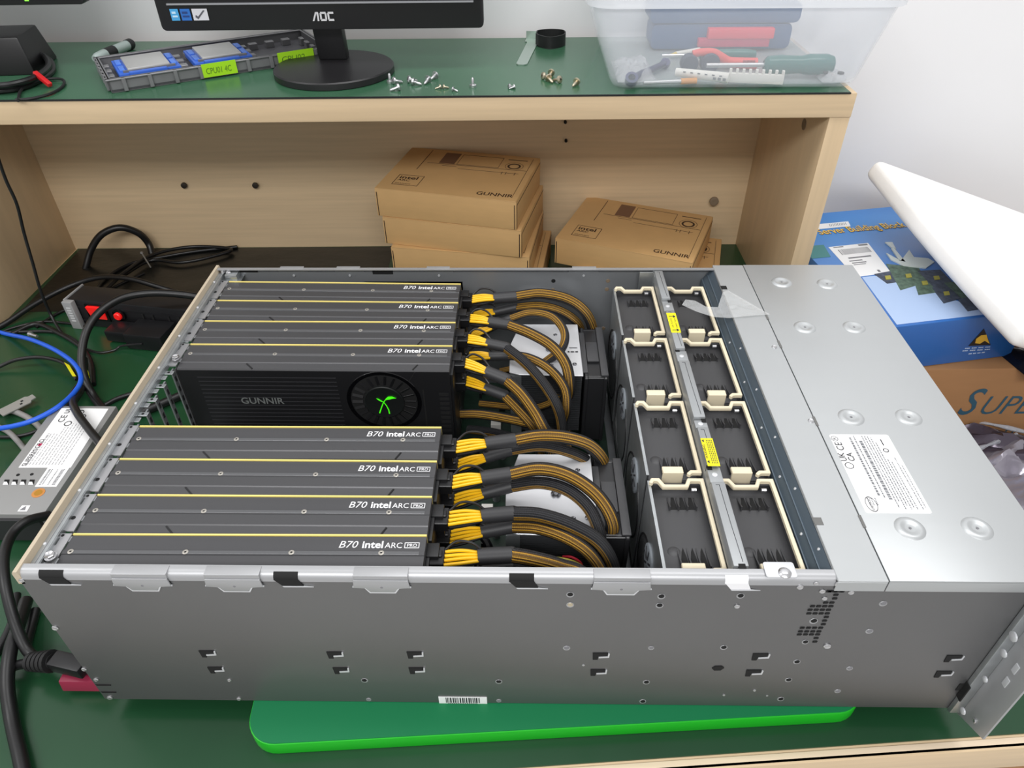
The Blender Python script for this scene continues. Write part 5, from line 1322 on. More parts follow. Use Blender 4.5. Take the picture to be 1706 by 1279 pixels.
# rating label
lx0, lx1, ly0, ly1, lz = 0.6243, 0.6745, 0.0600, 0.1478, 0.1789
g = G(); g.prism(rounded(lx0, ly0, lx1, ly1, 0.002), 'z', 0.17875, lz); g.mi(1)
xd, yd = Vector((0, 1, 0)), Vector((-1, 0, 0))
rnd = random.Random(6)
for k, (x, a, b, h) in enumerate(((0.640, 0.078, 0.144, 0.0018), (0.6440, 0.076, 0.146, 0.0010), (0.6472, 0.074, 0.140, 0.0026), (0.6512, 0.066, 0.146, 0.0008), (0.6535, 0.072, 0.146, 0.0008), (0.6558, 0.064, 0.146, 0.0008), (0.6580, 0.068, 0.144, 0.0008), (0.6602, 0.064, 0.138, 0.0008), (0.6625, 0.066, 0.118, 0.0008), (0.6648, 0.064, 0.116, 0.0007), (0.6690, 0.064, 0.120, 0.0007), (0.6715, 0.066, 0.112, 0.0006))):
    y = a
    while y < b: l = 0.0008 + rnd.random() * 0.0022; g.box(x, y, lz, x + h, min(b, y + l), lz + 0.0001); y += l + 0.0006
for k in range(3):
    y = 0.068
    while y < 0.076: g.box(0.630 + k * 0.003, y, lz, 0.6309 + k * 0.003, y + 0.001, lz + 0.0001); y += 0.0016
g.mi(2)
g.text('UK', (0.6292, 0.1155, lz), xd, yd, 0.0072, 0.012, lift=0.0002); g.text('CA', (0.6358, 0.1155, lz), xd, yd, 0.0072, 0.012, lift=0.0002)
g.text('CE', (0.6315, 0.128, lz), xd, yd, 0.0085, 0.0, lift=0.0002)
g.text('R', (0.6290, 0.1412, lz), xd, yd, 0.0045, 0.0, lift=0.0002)
def ring(c, r, w, n_=24, sx=1.0, sy=1.0):
    for i in range(n_):
        a0, a1 = 2 * math.pi * i / n_, 2 * math.pi * (i + 1) / n_
        g.quad(*[(c[0] + r_ * sx * math.cos(a_), c[1] + r_ * sy * math.sin(a_), lz + 0.0002) for r_, a_ in ((r, a0), (r, a1), (r - w, a1), (r - w, a0))])
ring((0.6275, 0.1425), 0.0030, 0.0004); ring((0.6290, 0.1105), 0.0036, 0.0006); ring((0.6655, 0.1285), 0.0024, 0.0007)
ring((0.6316, 0.0690), 0.0078, 0.0007, 32, 0.55, 1.0)
g.text('SUPERMICRO', (0.6322, 0.0625, lz), xd, yd, 0.0028, 0.0, lift=0.0002, width=0.013)
g.mi(2); g.box(0.6655, 0.1345, lz, 0.6664, 0.1420, lz + 0.0001)
g.build('rating_label', [M_paper, mat('label_text', (112, 114, 118), 0.5), M_ink], LP)

# front panel, ear with slots
g = G(); g.box(CL - 0.003, 0.0013, 0.0, CL, CW - 0.0013, 0.172); g.build('front_panel', M_steel_in, CH)
g = G(); g.prism([(-0.032, 0.012), (-0.001, -0.006), (-0.001, 0.172), (-0.032, 0.172)], 'x', CL - 0.0035, CL - 0.0015)
RE = g.build('rack_ear', M_steel_lit, CH, bevel=0.0005)
g = G(); g.prism([(-0.0045, 0.0), (-0.0002, -0.002), (-0.0002, 0.172), (-0.0045, 0.172)], 'x', CL - 0.013, CL - 0.0035); EF = g.build('ear_flange', M_galv, CH, bevel=0.0008)
for (px, py, r) in ((1604, 1184, 0.003), (1641, 1131, 0.0026), (1672, 1088, 0.0032), (1688, 1060, 0.0040)):
    p = PX(px, py, CL - 0.0136); G().lathe((p.x, min(p.y, -0.0025), p.z), (-1, 0, 0), [(r, -0.0006), (r, 0.0006), (r * 0.6, 0.0012)], 14).build('ear_rivet', M_steel_bright, EF)
for (px, py) in ((1676, 1136), (1692, 1114)):
    p = PX(px, py, CL - 0.0036); g = G(); g.box(CL - 0.0042, p.y - 0.0022, p.z - 0.005, CL - 0.0034, p.y + 0.0022, p.z + 0.005); g.build('ear_slot', M_steel_bright, RE, bevel=0.0004)
p = PX(1624, 1200, CL - 0.0036); small_screw((CL - 0.0036, p.y, p.z), (-1, 0, 0), 0.0022, CH)
g = G(); g.box(CL - 0.0138, -0.006, 0.022, CL - 0.0126, -0.0003, 0.044); g.box(CL - 0.0175, -0.0006, 0.030, CL - 0.0126, -0.0002, 0.040); g.build('ear_opening', M_dark_hole, CH)

# cage wall in front of the lid, ridge bars
g = G(); g.prism([(0.5715, 0.002), (0.5828, 0.002), (0.5828, 0.1762), (0.5790, 0.1715), (0.5715, 0.160)], 'y', 0.002, CW - 0.002)
for (x, z) in ((0.5728, 0.1622), (0.5775, 0.1695)): g.obox((x, CW / 2, z), (0, 1, 0), (0.55, 0, 0.83), (-0.83, 0, 0.55), CW / 2 - 0.003, 0.0007, 0.0012)
CWL = g.build('cage_wall', M_slate, CH, bevel=0.0006, seg=1)
for y in (0.05, 0.11, 0.17, 0.235, 0.30):
    G().lathe((0.5755, y, 0.1660), (-0.83, 0, 0.55), [(0.0012, 0), (0.0012, 0.0006), (0.0004, 0.0009)], 10).build('cage_rivet', M_steel_bright, CWL)
    G().lathe((0.5806, y - 0.02, 0.1732), (-0.83, 0, 0.55), [(0.0012, 0), (0.0012, 0.0006), (0.0004, 0.0009)], 10).build('cage_rivet', M_steel_bright, CWL)
# near end bracket of the fan cage
a = PZ(1277, 957, 0.180); b = PZ(1327, 952, 0.180)
g = G(); g.prism(rounded(a.x, 0.0005, b.x, 0.0135, 0.002), 'z', 0.1784, 0.1796); g.build('cage_end_bracket', M_steel_bright, CH, bevel=0.0003)
p = PZ(1308, 953, 0.181); g = G(); g.lathe((p.x, p.y, 0.1796), (0, 0, 1), [(0.0046, 0), (0.0046, 0.001), (0.0032, 0.0024), (0.001, 0.0028)], 18); g.build('cage_end_screw', M_screw, CH)
G().box(0.5125, CW - 0.022, 0.150, 0.5145, CW - 0.002, 0.176).build('cage_end_bracket', M_galv, CH); 
G().box(0.497, CW - 0.012, 0.150, 0.515, CW - 0.0105, 0.176).build('cage_end_bracket', M_galv, CH)

# mainboard
MBT = thing('mainboard', 'dark green server mainboard on the chassis floor under the cards', 'circuit board', (0.25, 0.2, 0.006))
M_pcb = mat('pcb_green', (18, 44, 30), 0.4, var=0.3, vscale=(150, 150, 150))
G().box(0.016, 0.008, 0.006, 0.462, 0.429, 0.008).build('board', M_pcb, MBT)
rnd = random.Random(11)
g = G()
for i in range(70):
    x, y = 0.30 + rnd.random() * 0.15, 0.012 + rnd.random() * 0.40; s_ = 0.002 + rnd.random() * 0.005; h = 0.002 + rnd.random() * 0.008
    g.box(x, y, 0.008, x + s_, y + s_ * (0.5 + rnd.random()), 0.008 + h)
g.build('chips', mat('chip_dark', (26, 26, 28), 0.5), MBT)
for i, (x, y) in enumerate(((0.331, 0.105), (0.335, 0.175), (0.338, 0.29), (0.335, 0.062), (0.333, 0.225))):
    G().cyl((x, y, 0.008), (x, y, 0.022), 0.004, n=16).build('capacitor', mat('capacitor', (150, 152, 156), 0.4, metal=0.3) if i == 0 else MATS['capacitor'], MBT)
for (x, y) in ((0.318, 0.19), (0.318, 0.10), (0.323, 0.335)):
    G().box(x, y, 0.008, x + 0.012, y + 0.020, 0.018).build('white_header', M_white if y < 0.15 else M_cream, MBT)
for k in range(10):
    y = 0.012 + 0.0412 * (k if k < 4 else k + 0.1) + 0.031
    if y > 0.42: break
    G().box(0.05, y - 0.003, 0.008, 0.245, y + 0.003, 0.018).build('card_slot', MATS['chip_dark'], MBT)
for (x, y, s_) in ((0.055, 0.205, 0.012), (0.10, 0.215, 0.010), (0.16, 0.20, 0.014)):
    G().box(x, y, 0.008, x + s_, y + s_, 0.012).build('chip', MATS['chip_dark'], MBT)
# memory modules
M_dimm = mat('memory_pcb', (22, 60, 40), 0.4); M_dimm_d = mat('memory_slot', (22, 22, 24), 0.5)
first = None
for gi, (ya, nm) in enumerate(((0.200, 'between the two coolers'), (0.020, 'by the near side wall'))):
    for k in range(4):
        y = ya + k * 0.0125
        t = thing('memory_module', 'green memory module %s, %s' % (nm, ('nearest the near side wall', 'second from the near side wall', 'third from the near side wall', 'farthest from the near side wall')[k]), 'memory module', (0.35, y, 0.008), 0, 'memory modules beside the coolers')
        G().box(-0.004, -0.003, 0.0, 0.100, 0.003, 0.012).build('memory_slot', M_dimm_d, t, local=True)
        G().box(0.0, -0.0007, 0.010, 0.096, 0.0007, 0.040).build('memory_board', M_dimm, t, local=True)
        g = G()
        for i in range(8): g.box(0.004 + i * 0.0115, -0.0016, 0.016, 0.0125 + i * 0.0115, 0.0016, 0.034)
        g.build('memory_chips', MATS['chip_dark'], t, local=True)

# ------------------------------------------------------------------ processor coolers
M_plate = mat('cooler_plate', (218, 219, 222), 0.34, metal=0.35, var=0.01, vscale=(20, 20, 20))
M_fin = mat('cooler_fin', (120, 122, 126), 0.35, metal=0.8)
M_fan = mat('fan_frame_black', (36, 36, 38), 0.35)
M_psc = mat('plate_screw_steel', (126, 126, 130), 0.22, metal=0.9)
M_hinge = mat('fan_clip', (64, 64, 66), 0.35)
def cooler(y, label, ys=1.0):
    t = thing('processor_cooler', label, 'cooler', (0.346, y, 0.008), 0, 'tower coolers on the mainboard')
    Hc = 0.111; w = 0.098 * ys
    g = G(); g.prism([(0.012, 0.002), (0.081, 0.0), (0.080, w), (0.012, w), (0.001, 0.052 * ys + 0.004), (0.001, 0.006)], 'z', Hc, Hc + 0.0016); tp = g.build('top_plate', M_plate, t, local=True, bevel=0.0004, seg=1)
    g = G()
    for k in range(30):
        z = 0.030 + k * 0.0027; g.prism([(0.012, 0.004), (0.080, 0.003), (0.079, w - 0.003), (0.014, w - 0.003), (0.003, 0.05), (0.003, 0.008)], 'z', z, z + 0.0006)
    g.build('fin_stack', M_fin, t, local=True)
    g = G(); g.box(0.018, 0.014, 0.0, 0.072, w - 0.014, 0.030); g.build('base_block', M_fin, t, local=True)
    g = G(); g.box(0.002, 0.003, 0.0, 0.014, 0.010, Hc - 0.002); g.build('side_bracket', M_galv, t, local=True)
    # fan on the right
    g = G(); x0, x1 = 0.083, 0.108
    for xx in (x0, x1 - 0.004):
        g.prism(rounded(0.002, 0.012, w + 0.002, 0.108, 0.004), 'x', xx, xx + 0.004)
    g.box(x0 + 0.003, 0.004, 0.014, x1 - 0.003, 0.008, 0.106); g.box(x0 + 0.003, w - 0.004, 0.014, x1 - 0.003, w, 0.106)
    g.box(x0 + 0.002, 0.006, 0.100, x1 - 0.002, w - 0.004, 0.1065)
    ff = g.build('fan_frame', M_fan, t, local=True, bevel=0.0008, seg=1)
    g = G(); g.box(x0 + 0.0045, 0.030, 0.1075, x1 - 0.0075, 0.066, 0.1098); g.box(x1 - 0.007, 0.004, 0.1075, x1 + 0.001, w - 0.002, 0.1100); g.box(x0 - 0.002, 0.010, 0.1075, x0 + 0.004, w - 0.012, 0.1092); g.build('fan_clip', M_hinge, ff, local=True, bevel=0.0008)
    g = G(); g.lathe((x1, w / 2, 0.058), (1, 0, 0), [(0.044, -0.003), (0.045, 0.0004), (0.042, 0.0006), (0.042, -0.003)], 36); g.build('fan_rim', MATS['chip_dark'], ff, local=True)
    for (sx, sy, r) in ((0.053, 0.076, 0.0022), (0.067, 0.077, 0.0022), (0.047, 0.018, 0.0022), (0.060, 0.019, 0.0022), (0.0725, 0.020, 0.0024), (0.046, 0.047, 0.0046)):
        G().lathe((sx, sy * ys, Hc + 0.0016), (0, 0, 1), [(r, 0), (r, r * 0.35), (r * 0.7, r * 0.55), (r * 0.35, r * 0.3)], 16).build('plate_screw', M_psc, tp, local=True)
    return t
cooler(0.0835, 'silver-topped processor cooler nearer the near side wall of the server')
t = cooler(0.302, 'silver-topped processor cooler nearer the far side wall, under the crossing cables')
g = G(); g.slab((0.068, 0.050, 0.1128), (1, 0, 0), (0, 1, 0), 0, 0, 0.009, 0.0008, 0.0003); g.slab((0.066, 0.042, 0.1128), (1, 0, 0), (0, 1, 0), 0, 0, 0.002, 0.002, 0.0003); g.slab((0.0692, 0.042, 0.1128), (1, 0, 0), (0, 1, 0), 0, 0, 0.004, 0.0016, 0.0003); g.slab((0.0745, 0.042, 0.1128), (1, 0, 0), (0, 1, 0), 0, 0, 0.003, 0.0018, 0.0003)
g.build('plate_marking', M_ink, t, local=True)
# ------------------------------------------------------------------ graphics cards
M_card = mat('card_shroud', (77, 77, 79), 0.38, metal=0.35, var=0.03, vscale=(3, 200, 200))
M_card_b = mat('card_groove', (98, 99, 101), 0.36, metal=0.4)
M_card_f = mat('card_face', (30, 30, 32), 0.42, metal=0.2)
M_gold = mat('card_gold', (244, 224, 132), 0.35, metal=0.1)
M_pin = mat('card_screw', (176, 172, 164), 0.35, metal=0.5)
M_brk = mat('card_bracket', (176, 176, 178), 0.35, metal=0.7)
ZT = 0.168; CX0, CX1 = 0.0172, 0.2893
strips = [(0.0428, 0.0437), (0.0832, 0.0830), (0.1243, 0.1231), (0.1657, 0.1657), (0.2919, 0.2897), (0.3348, 0.3325), (0.3762, 0.3718), (0.4170, 0.4115)]
clabels = ['frontmost black graphics card, beside the near side wall of the server',
           'black graphics card second from the near side wall',
           'black graphics card third from the near side wall',
           'black graphics card just before the gap, farthest of the near four',
           'black graphics card just beyond the gap, showing its fan face and silver lettering',
           'black graphics card directly behind the one with the visible fan',
           'black graphics card next to last before the far side wall',
           'black graphics card farthest back, beside the far side wall']
def build_card(t):
    L = CX1 - CX0; zt = ZT
    # section (y, z): far edge at y=0, near edge at y=-0.0385
    pr = [(0.0, 0.036), (0.0, zt - 0.0006), (-0.0008, zt), (-0.0140, zt), (-0.0144, zt + 0.0007), (-0.0182, zt + 0.0007), (-0.0186, zt), (-0.0288, zt), (-0.0296, zt - 0.0008), (-0.0378, zt - 0.0014), (-0.0386, zt - 0.0030), (-0.0386, 0.036)]
    g = G(); g.prism(pr, 'x', 0, L); sh = g.build('shroud', M_card, t, local=True, angle=20)
    g = G(); g.prism([(-0.0148, zt + 0.0007), (-0.0178, zt + 0.0007), (-0.0176, zt + 0.0009), (-0.0150, zt + 0.0009)], 'x', 0.007, L - 0.004); g.build('groove_bar', M_card_b, sh, local=True)
    g = G(); g.box(0.0, 0.0, 0.150, L, 0.0013, zt + 0.0006); g.build('gold_edge', M_gold, t, local=True)
    g = G(); g.box(0.004, 0.0013, 0.04, L, 0.0022, zt - 0.003); g.build('back_plate', M_card_f, t, local=True)
    X, Y, z = (1, 0, 0), (0, 1, 0), zt
    g = G(); x0 = 0.2235 - CX0; yb = -0.0112
    g.text('B70', (x0, yb, z), X, Y, 0.0092, 0.0, 0.18, lift=0.0002, width=0.0148)
    g.text('intel', (x0 + 0.0178, yb, z), X, Y, 0.0092, 0.022, lift=0.0002, width=0.0160)
    g.text('ARC', (x0 + 0.0352, yb, z), X, Y, 0.0072, 0.0, lift=0.0002, width=0.0130)
    a, b, c, d, w = x0 + 0.0500, x0 + 0.0612, yb - 0.0001, yb + 0.0052, 0.0005
    for q in ((a, c, b, c + w), (a, d - w, b, d), (a, c, a + w, d), (b - w, c, b, d)): g.slab((0, 0, z + 0.0001), X, Y, *q, 0.0002)
    g.text('PRO', (a + 0.0018, yb + 0.0011, z), X, Y, 0.0040, 0.004, lift=0.0003, width=0.0076)
    g.build('card_lettering', M_white, sh, local=True)
    for x in (0.0225, 0.1092, 0.1889, 0.2561):
        g = G(); g.lathe((x - CX0 + 0.001, -0.0163, z + 0.0008), (0, 0, 1), [(0.0022, 0), (0.0022, 0.0003), (0.0017, 0.0005), (0.0010, 0.0005), (0.0008, 0.0003)], 18); g.mi(1)
        g.lathe((x - CX0 + 0.001, -0.0163, z + 0.0012), (0, 0, 1), [(0.0008, 0), (0.0007, 0.0001)], 6); g.build('card_screw', [M_pin, M_dark_hole], sh, local=True)
    for (xa, xb) in ((0.068, 0.076), (0.240, 0.236)):
        g = G(); d = Vector((xb - xa, -0.0075, -0.0006)); m_ = Vector((xa + xb, -0.0305 * 2 - 0.0075, 2 * (z - 0.0009) - 0.0004)) / 2; u = d.normalized(); s_ = u.cross(Vector((0, 0, 1))).normalized()
        g.obox(m_, u, s_, s_.cross(u), d.length / 2, 0.0007, 0.0004); g.build('shroud_slash', M_dark_hole if xa > 0.2 else M_card_f, sh, local=True)
    g = G(); g.box(-0.0035, -0.0375, 0.04, -0.0025, -0.001, 0.1640); g.prism([(-0.0105, -0.0360), (-0.0105, -0.0310), (-0.0090, -0.0290), (-0.0090, -0.0210), (-0.0105, -0.0195), (-0.0105, -0.0125), (-0.0075, -0.0105), (-0.0075, -0.0040), (-0.0100, -0.0030), (-0.0095, 0.0005), (-0.0005, 0.0005), (-0.0005, -0.0375), (-0.006, -0.0375)], 'z', zt + 0.0002, zt + 0.0013)
    sb = g.build('slot_bracket', M_brk, t, local=True)
    g = G(); g.lathe((-0.0068, -0.0015, zt + 0.0013), (0, 0, 1), [(0.0013, 0), (0.0011, 0.0003)], 10); g.lathe((-0.0072, -0.0245, zt + 0.0013), (0, 0, 1), [(0.0019, 0), (0.0017, 0.0003)], 12); g.build('bracket_holes', M_dark_hole, sb, local=True)
    g = G(); g.box(L, -0.0135, 0.1185, L + 0.0095, -0.0005, 0.1610); g.box(L, -0.037, 0.05, L + 0.003, -0.0008, 0.160); g.build('power_socket', M_black, t, local=True, bevel=0.0006)

card = thing('graphics_card', clabels[0], 'graphics card', (CX0, strips[0][0], 0.0), 0, 'graphics cards in the server')
build_card(card)
index_kids()
cards = [card]
for i in range(1, 8):
    c = copy_tree(card); c['label'] = clabels[i]; cards.append(c)
CT = []
for c, (ya, yb) in zip(cards, strips):
    c.location = (CX0, ya, 0); c.rotation_euler = (0, 0, math.atan2(yb - ya, CX1 - CX0))
    TF[c.name] = Matrix.Translation((CX0, ya, 0)) @ Matrix.Rotation(c.rotation_euler.z, 4, 'Z'); CT.append(TF[c.name])
# the visible fan face of the card beyond the gap
c = cards[4]; yf = -0.0386
g = G(); L = CX1 - CX0
for k in range(15):
    z = 0.083 + k * 0.0052
    if z > 0.158: break
    xr = 0.158 if abs(z - 0.1267) < 0.034 else 0.185
    g.box(0.018, yf - 0.0006, z, xr, yf, z + 0.0009)
g.build('face_ribs', mat('face_rib', (58, 58, 61), 0.4, metal=0.2), c, local=True)
g = G(); g.box(0.0, yf - 0.0004, 0.036, L, yf + 0.0002, ZT - 0.0034); g.build('fan_side_face', M_card_f, c, local=True)
fc = (0.2205 - CX0, yf, 0.1267)
g = G(); g.lathe(fc, (0, -1, 0), [(0.0385, 0.0003), (0.0380, 0.0010), (0.0350, 0.0010), (0.0320, -0.0002)], 48); FR_ = g.build('fan_ring', M_black_gloss, c, local=True)
g = G(); g.lathe(fc, (0, -1, 0), [(0.0345, 0.0001), (0.0340, 0.0006), (0.001, 0.0006)], 48); g.build('fan_well', M_dark_hole, FR_, local=True)
g = G(); g.lathe(fc, (0, -1, 0), [(0.0205, 0.0006), (0.0205, 0.0022), (0.0195, 0.0028), (0.018, 0.0024), (0.001, 0.0024)], 40); g.build('fan_hub', mat('hub_dark', (26, 28, 28), 0.3), FR_, local=True)
g = G()
for i in range(22):
    a_ = 2 * math.pi * i / 22; v = Vector((math.cos(a_), 0, math.sin(a_))); w = Vector((-math.sin(a_), -0.5, math.cos(a_))).normalized()
    g.obox(Vector(fc) + v * 0.0272 + Vector((0, -0.0009, 0)), v, w, v.cross(w), 0.0055, 0.0016, 0.0003)
g.build('fan_blades', mat('blade_dark', (18, 18, 20), 0.4), FR_, local=True)
g = G(); o = (fc[0], yf - 0.0030, fc[2]); X, Z = (1, 0, 0), (0, 0, 1)
def stem(pts, w0, w1):
    for i in range(len(pts) - 1):
        (xa, za), (xb, zb) = pts[i], pts[i + 1]; d = Vector((xb - xa, zb - za)).normalized(); n_ = Vector((-d.y, d.x)); f0 = w0 + (w1 - w0) * i / (len(pts) - 1); f1 = w0 + (w1 - w0) * (i + 1) / (len(pts) - 1)
        g.poly(o, X, Z, [(xa - n_.x * f0, za - n_.y * f0), (xb - n_.x * f1, zb - n_.y * f1), (xb + n_.x * f1, zb + n_.y * f1), (xa + n_.x * f0, za + n_.y * f0)], 0.0003)
stem([(-0.0062, -0.0140), (-0.0040, -0.0080), (-0.0020, -0.0030), (-0.0002, 0.0010), (0.0015, 0.0035)], 0.0006, 0.0004)
stem([(0.0040, -0.0145), (0.0038, -0.0095), (0.0022, -0.0040), (-0.0002, 0.0010)], 0.0006, 0.0003)
g.poly(o, X, Z, [(-0.0002, 0.0008), (-0.0022, 0.0030), (-0.0050, 0.0052), (-0.0072, 0.0058), (-0.0050, 0.0034), (-0.0025, 0.0016)], 0.0003)
g.poly(o, X, Z, [(0.0010, 0.0030), (0.0026, 0.0058), (0.0052, 0.0082), (0.0090, 0.0084), (0.0132, 0.0064), (0.0090, 0.0056), (0.0060, 0.0046), (0.0032, 0.0042)], 0.0003)
g.build('green_sprout_light', mat('sprout_green', (70, 220, 30), 0.4, emit=(60, 230, 10), estr=0.75), FR_, local=True)
g = G(); g.text('GUNNIR', (0.0945 - CX0, yf - 0.0006, 0.1222), X, Z, 0.0115, 0.012, lift=0.0002, align='c'); 
ob = g.build('maker_lettering', mat('lettering_silver', (150, 154, 152), 0.35, metal=0.5), c, local=True)
g = G(); d = Vector((-0.011, 0, -0.018)); 
g.obox((fc[0] + 0.0295, yf - 0.0004, 0.1560), d.normalized(), (0, 1, 0), d.normalized().cross(Vector((0, 1, 0))), 0.0095, 0.0004, 0.0004); g.build('face_slash', M_dark_hole, c, local=True)
g = G()
for k in range(9): g.box(L - 0.012, yf - 0.0008, 0.085 + k * 0.0062, L - 0.002, yf, 0.0885 + k * 0.0062)
g.box(L - 0.0285, yf - 0.0006, 0.085, L - 0.0270, yf, 0.142); g.build('end_vents', M_dark_hole, c, local=True)

# ------------------------------------------------------------------ power cables
M_ywire = mat('wire_yellow', (242, 188, 22), 0.35)
M_bwire = mat('wire_black', (26, 26, 28), 0.35)
M_shrink = mat('heat_shrink', (48, 48, 50), 0.5)
M_braid = braid_mat('braided_sleeve', (20, 20, 22), (66, 66, 72), 0.18, 0.135)
M_braid_k = braid_mat('braided_sleeve_dark', (20, 20, 22), (66, 66, 72), 0.30, 0.05)
paths = [
    # (card, upper?, sleeve r, dark?, sleeve points px,py,z, drop)
    (0, 1, 0.0062, 0, [(850, 924, .148), (885, 930, .147), (930, 942, .140), (975, 962, .125)], 'upper braided power cable of the frontmost card, running along the near side wall'),
    (0, 0, 0.0055, 1, [(850, 949, .130), (895, 952, .128), (940, 966, .118), (985, 984, .10)], 'lower power cable of the frontmost card, half hidden by the side wall'),
    (1, 1, 0.0060, 1, [(853, 855, .146), (900, 858, .147), (955, 876, .143), (1000, 905, .130), (1022, 950, .10)], 'dark upper power cable of the second card, crossing the front of the near cooler'),
    (1, 0, 0.0055, 0, [(852, 877, .130), (900, 880, .134), (950, 898, .136), (985, 925, .124), (1003, 962, .10)], 'lower power cable of the second card, dropping before the near cooler fan'),
    (2, 1, 0.0062, 0, [(848, 790, .150), (900, 781, .154), (950, 793, .152), (995, 825, .143), (1020, 868, .125), (1014, 905, .09)], 'gold-striped upper power cable of the third card, arching over the near cooler'),
    (2, 0, 0.0055, 1, [(850, 810, .134), (900, 804, .140), (945, 816, .141), (980, 845, .136), (998, 885, .120), (1000, 915, .09)], 'dark lower power cable of the third card, arching over the near cooler'),
    (3, 1, 0.0062, 0, [(856, 733, .150), (900, 726, .150), (945, 729, .147), (982, 742, .136), (1003, 766, .115), (1004, 790, .07)], 'gold-striped upper power cable of the fourth card, arching behind the near cooler'),
    (3, 0, 0.0052, 1, [(850, 750, .130), (898, 743, .134), (940, 750, .132), (975, 765, .118), (990, 785, .08)], 'dark lower power cable of the fourth card, behind the near cooler'),
    (4, 1, 0.0062, 0, [(843, 632, .142), (868, 655, .134), (890, 685, .122), (905, 712, .108), (918, 735, .07)], 'upper power cable of the fan-face card, running down across the gap'),
    (4, 0, 0.0055, 0, [(840, 658, .124), (862, 680, .115), (885, 706, .100), (898, 730, .06)], 'lower power cable of the fan-face card, running down into the gap'),
    (5, 1, 0.0055, 1, [(842, 578, .150), (876, 605, .142), (905, 638, .132), (926, 672, .118), (935, 705, .09)], 'dark upper power cable of the card behind the fan-face card'),
    (5, 0, 0.0050, 0, [(848, 592, .128), (880, 596, .134), (915, 614, .134), (940, 645, .122), (944, 680, .10), (938, 705, .06)], 'gold-striped lower power cable looping in front of the far cooler'),
    (6, 1, 0.0060, 0, [(847, 541, .152), (885, 556, .150), (920, 577, .145), (943, 607, .136), (949, 645, .110), (945, 670, .07)], 'thick gold-striped upper power cable crossing the white plate of the far cooler'),
    (6, 0, 0.0048, 0, [(850, 531, .134), (885, 521, .145), (920, 528, .146), (940, 552, .142), (936, 580, .134), (905, 606, .115), (880, 625, .08)], 'lower power cable of the seventh card, curling round the far cooler plate'),
    (7, 1, 0.0062, 0, [(858, 494, .154), (900, 489, .156), (945, 498, .150), (975, 520, .135), (988, 552, .10), (986, 575, .06)], 'gold-striped upper power cable of the farthest card, arching along the far side wall'),
    (7, 0, 0.0052, 0, [(858, 512, .138), (898, 509, .140), (935, 518, .134), (962, 538, .115), (968, 560, .07)], 'lower power cable of the farthest card, under the arching one'),
]
for (ci, upr, r, dark, pts, lab) in paths:
    T = CT[ci]; z = 0.1525 if upr else 0.1290
    e0 = T @ Vector((CX1 - CX0 + 0.0030, -0.0085, z)); sl0 = PZ(*pts[0])
    t = thing('power_cable', lab, 'cable', e0, 0, 'braided power cables of the graphics cards')
    g = G(); g.box(e0.x - 0.002, e0.y - 0.0095, z - 0.0050, e0.x + 0.0105, e0.y + 0.0075, z + 0.0050); g.box(e0.x + 0.002, e0.y - 0.0030, z + 0.0050, e0.x + 0.0090, e0.y + 0.0030, z + 0.0068)
    g.build('plug', M_black, t, bevel=0.0006, seg=1)
    w0 = e0 + Vector((0.0105, 0, 0)); sdir = (sl0 - w0); sh0 = w0 + sdir * 0.50
    for k in range(4):
        oy = -0.0080 + k * 0.0042
        a = w0 + Vector((0, oy, 0.0022)); b = sh0 + Vector((0.001, oy * 0.62, 0.0022 - abs(k - 1.5) * 0.0006))
        m_ = a.lerp(b, 0.5) + Vector((0, oy * 0.12, 0.0010 + 0.0003 * math.sin(k * 2.3 + ci)))
        G().tube([a, m_, b], 0.00142, 8, smooth=5).build('yellow_wire', M_ywire, t)
    a = w0 + Vector((0, 0.0055, 0.003)); b = sh0 + Vector((0.004, 0.0025, 0.004))
    G().tube([a, a.lerp(b, 0.3) + Vector((0, 0.004, 0.0055)), a.lerp(b, 0.7) + Vector((0, 0.003, 0.0055)), b], 0.0011, 8, smooth=5).build('black_wire', M_bwire, t)
    for oy in (-0.007, -0.003, 0.001, 0.005):
        a = w0 + Vector((0, oy, -0.003)); b = sh0 + Vector((0, oy * 0.6, -0.002)); G().tube([a, a.lerp(b, 0.5) - Vector((0, 0, 0.001)), b], 0.0014, 6, smooth=3).build('black_wire', M_bwire, t)
    P = [PZ(*q) for q in pts]
    G().tube([sh0 - (sl0 - sh0) * 0.02, sh0.lerp(sl0, 0.5), sl0, sl0 + (P[1] - sl0) * 0.06], r * 1.07, 14, smooth=5).build('heat_shrink', M_shrink, t)
    P.append(P[-1] + Vector((0.002, 0.0, -0.045)))
    G().tube([sl0] + P[1:], r, 20, smooth=12, up=(0, 0.35, 1)).build('braided_sleeve', M_braid_k if dark else M_braid, t)
# extra sleeves in the gap between the coolers
for i, (pts, r, lab, dk) in enumerate(((((768, 690, .075), (800, 690, .08), (845, 697, .085), (890, 708, .085), (925, 725, .07), (945, 745, .05)), 0.0055, 'gold-striped cable low in the gap behind the fan-face card end', 0),
                                       (((800, 672, .055), (840, 676, .06), (880, 680, .07), (915, 672, .08), (938, 650, .09)), 0.0045, 'thin gold cable running right along the gap floor', 0),
                                       (((835, 618, .09), (865, 612, .10), (893, 606, .105), (922, 592, .10)), 0.0042, 'short gold cable tucked under the far cooler plate corner', 0),
                                       (((780, 715, .05), (820, 720, .055), (860, 730, .05), (900, 745, .04)), 0.0050, 'dark cable on the gap floor beside the fourth card', 1))):
    tag(G().tube([PZ(*p) for p in pts], r, 18, smooth=10, up=(0, 0.35, 1)).build('power_cable', M_braid_k if dk else M_braid), lab, 'cable', 'braided power cables of the graphics cards')
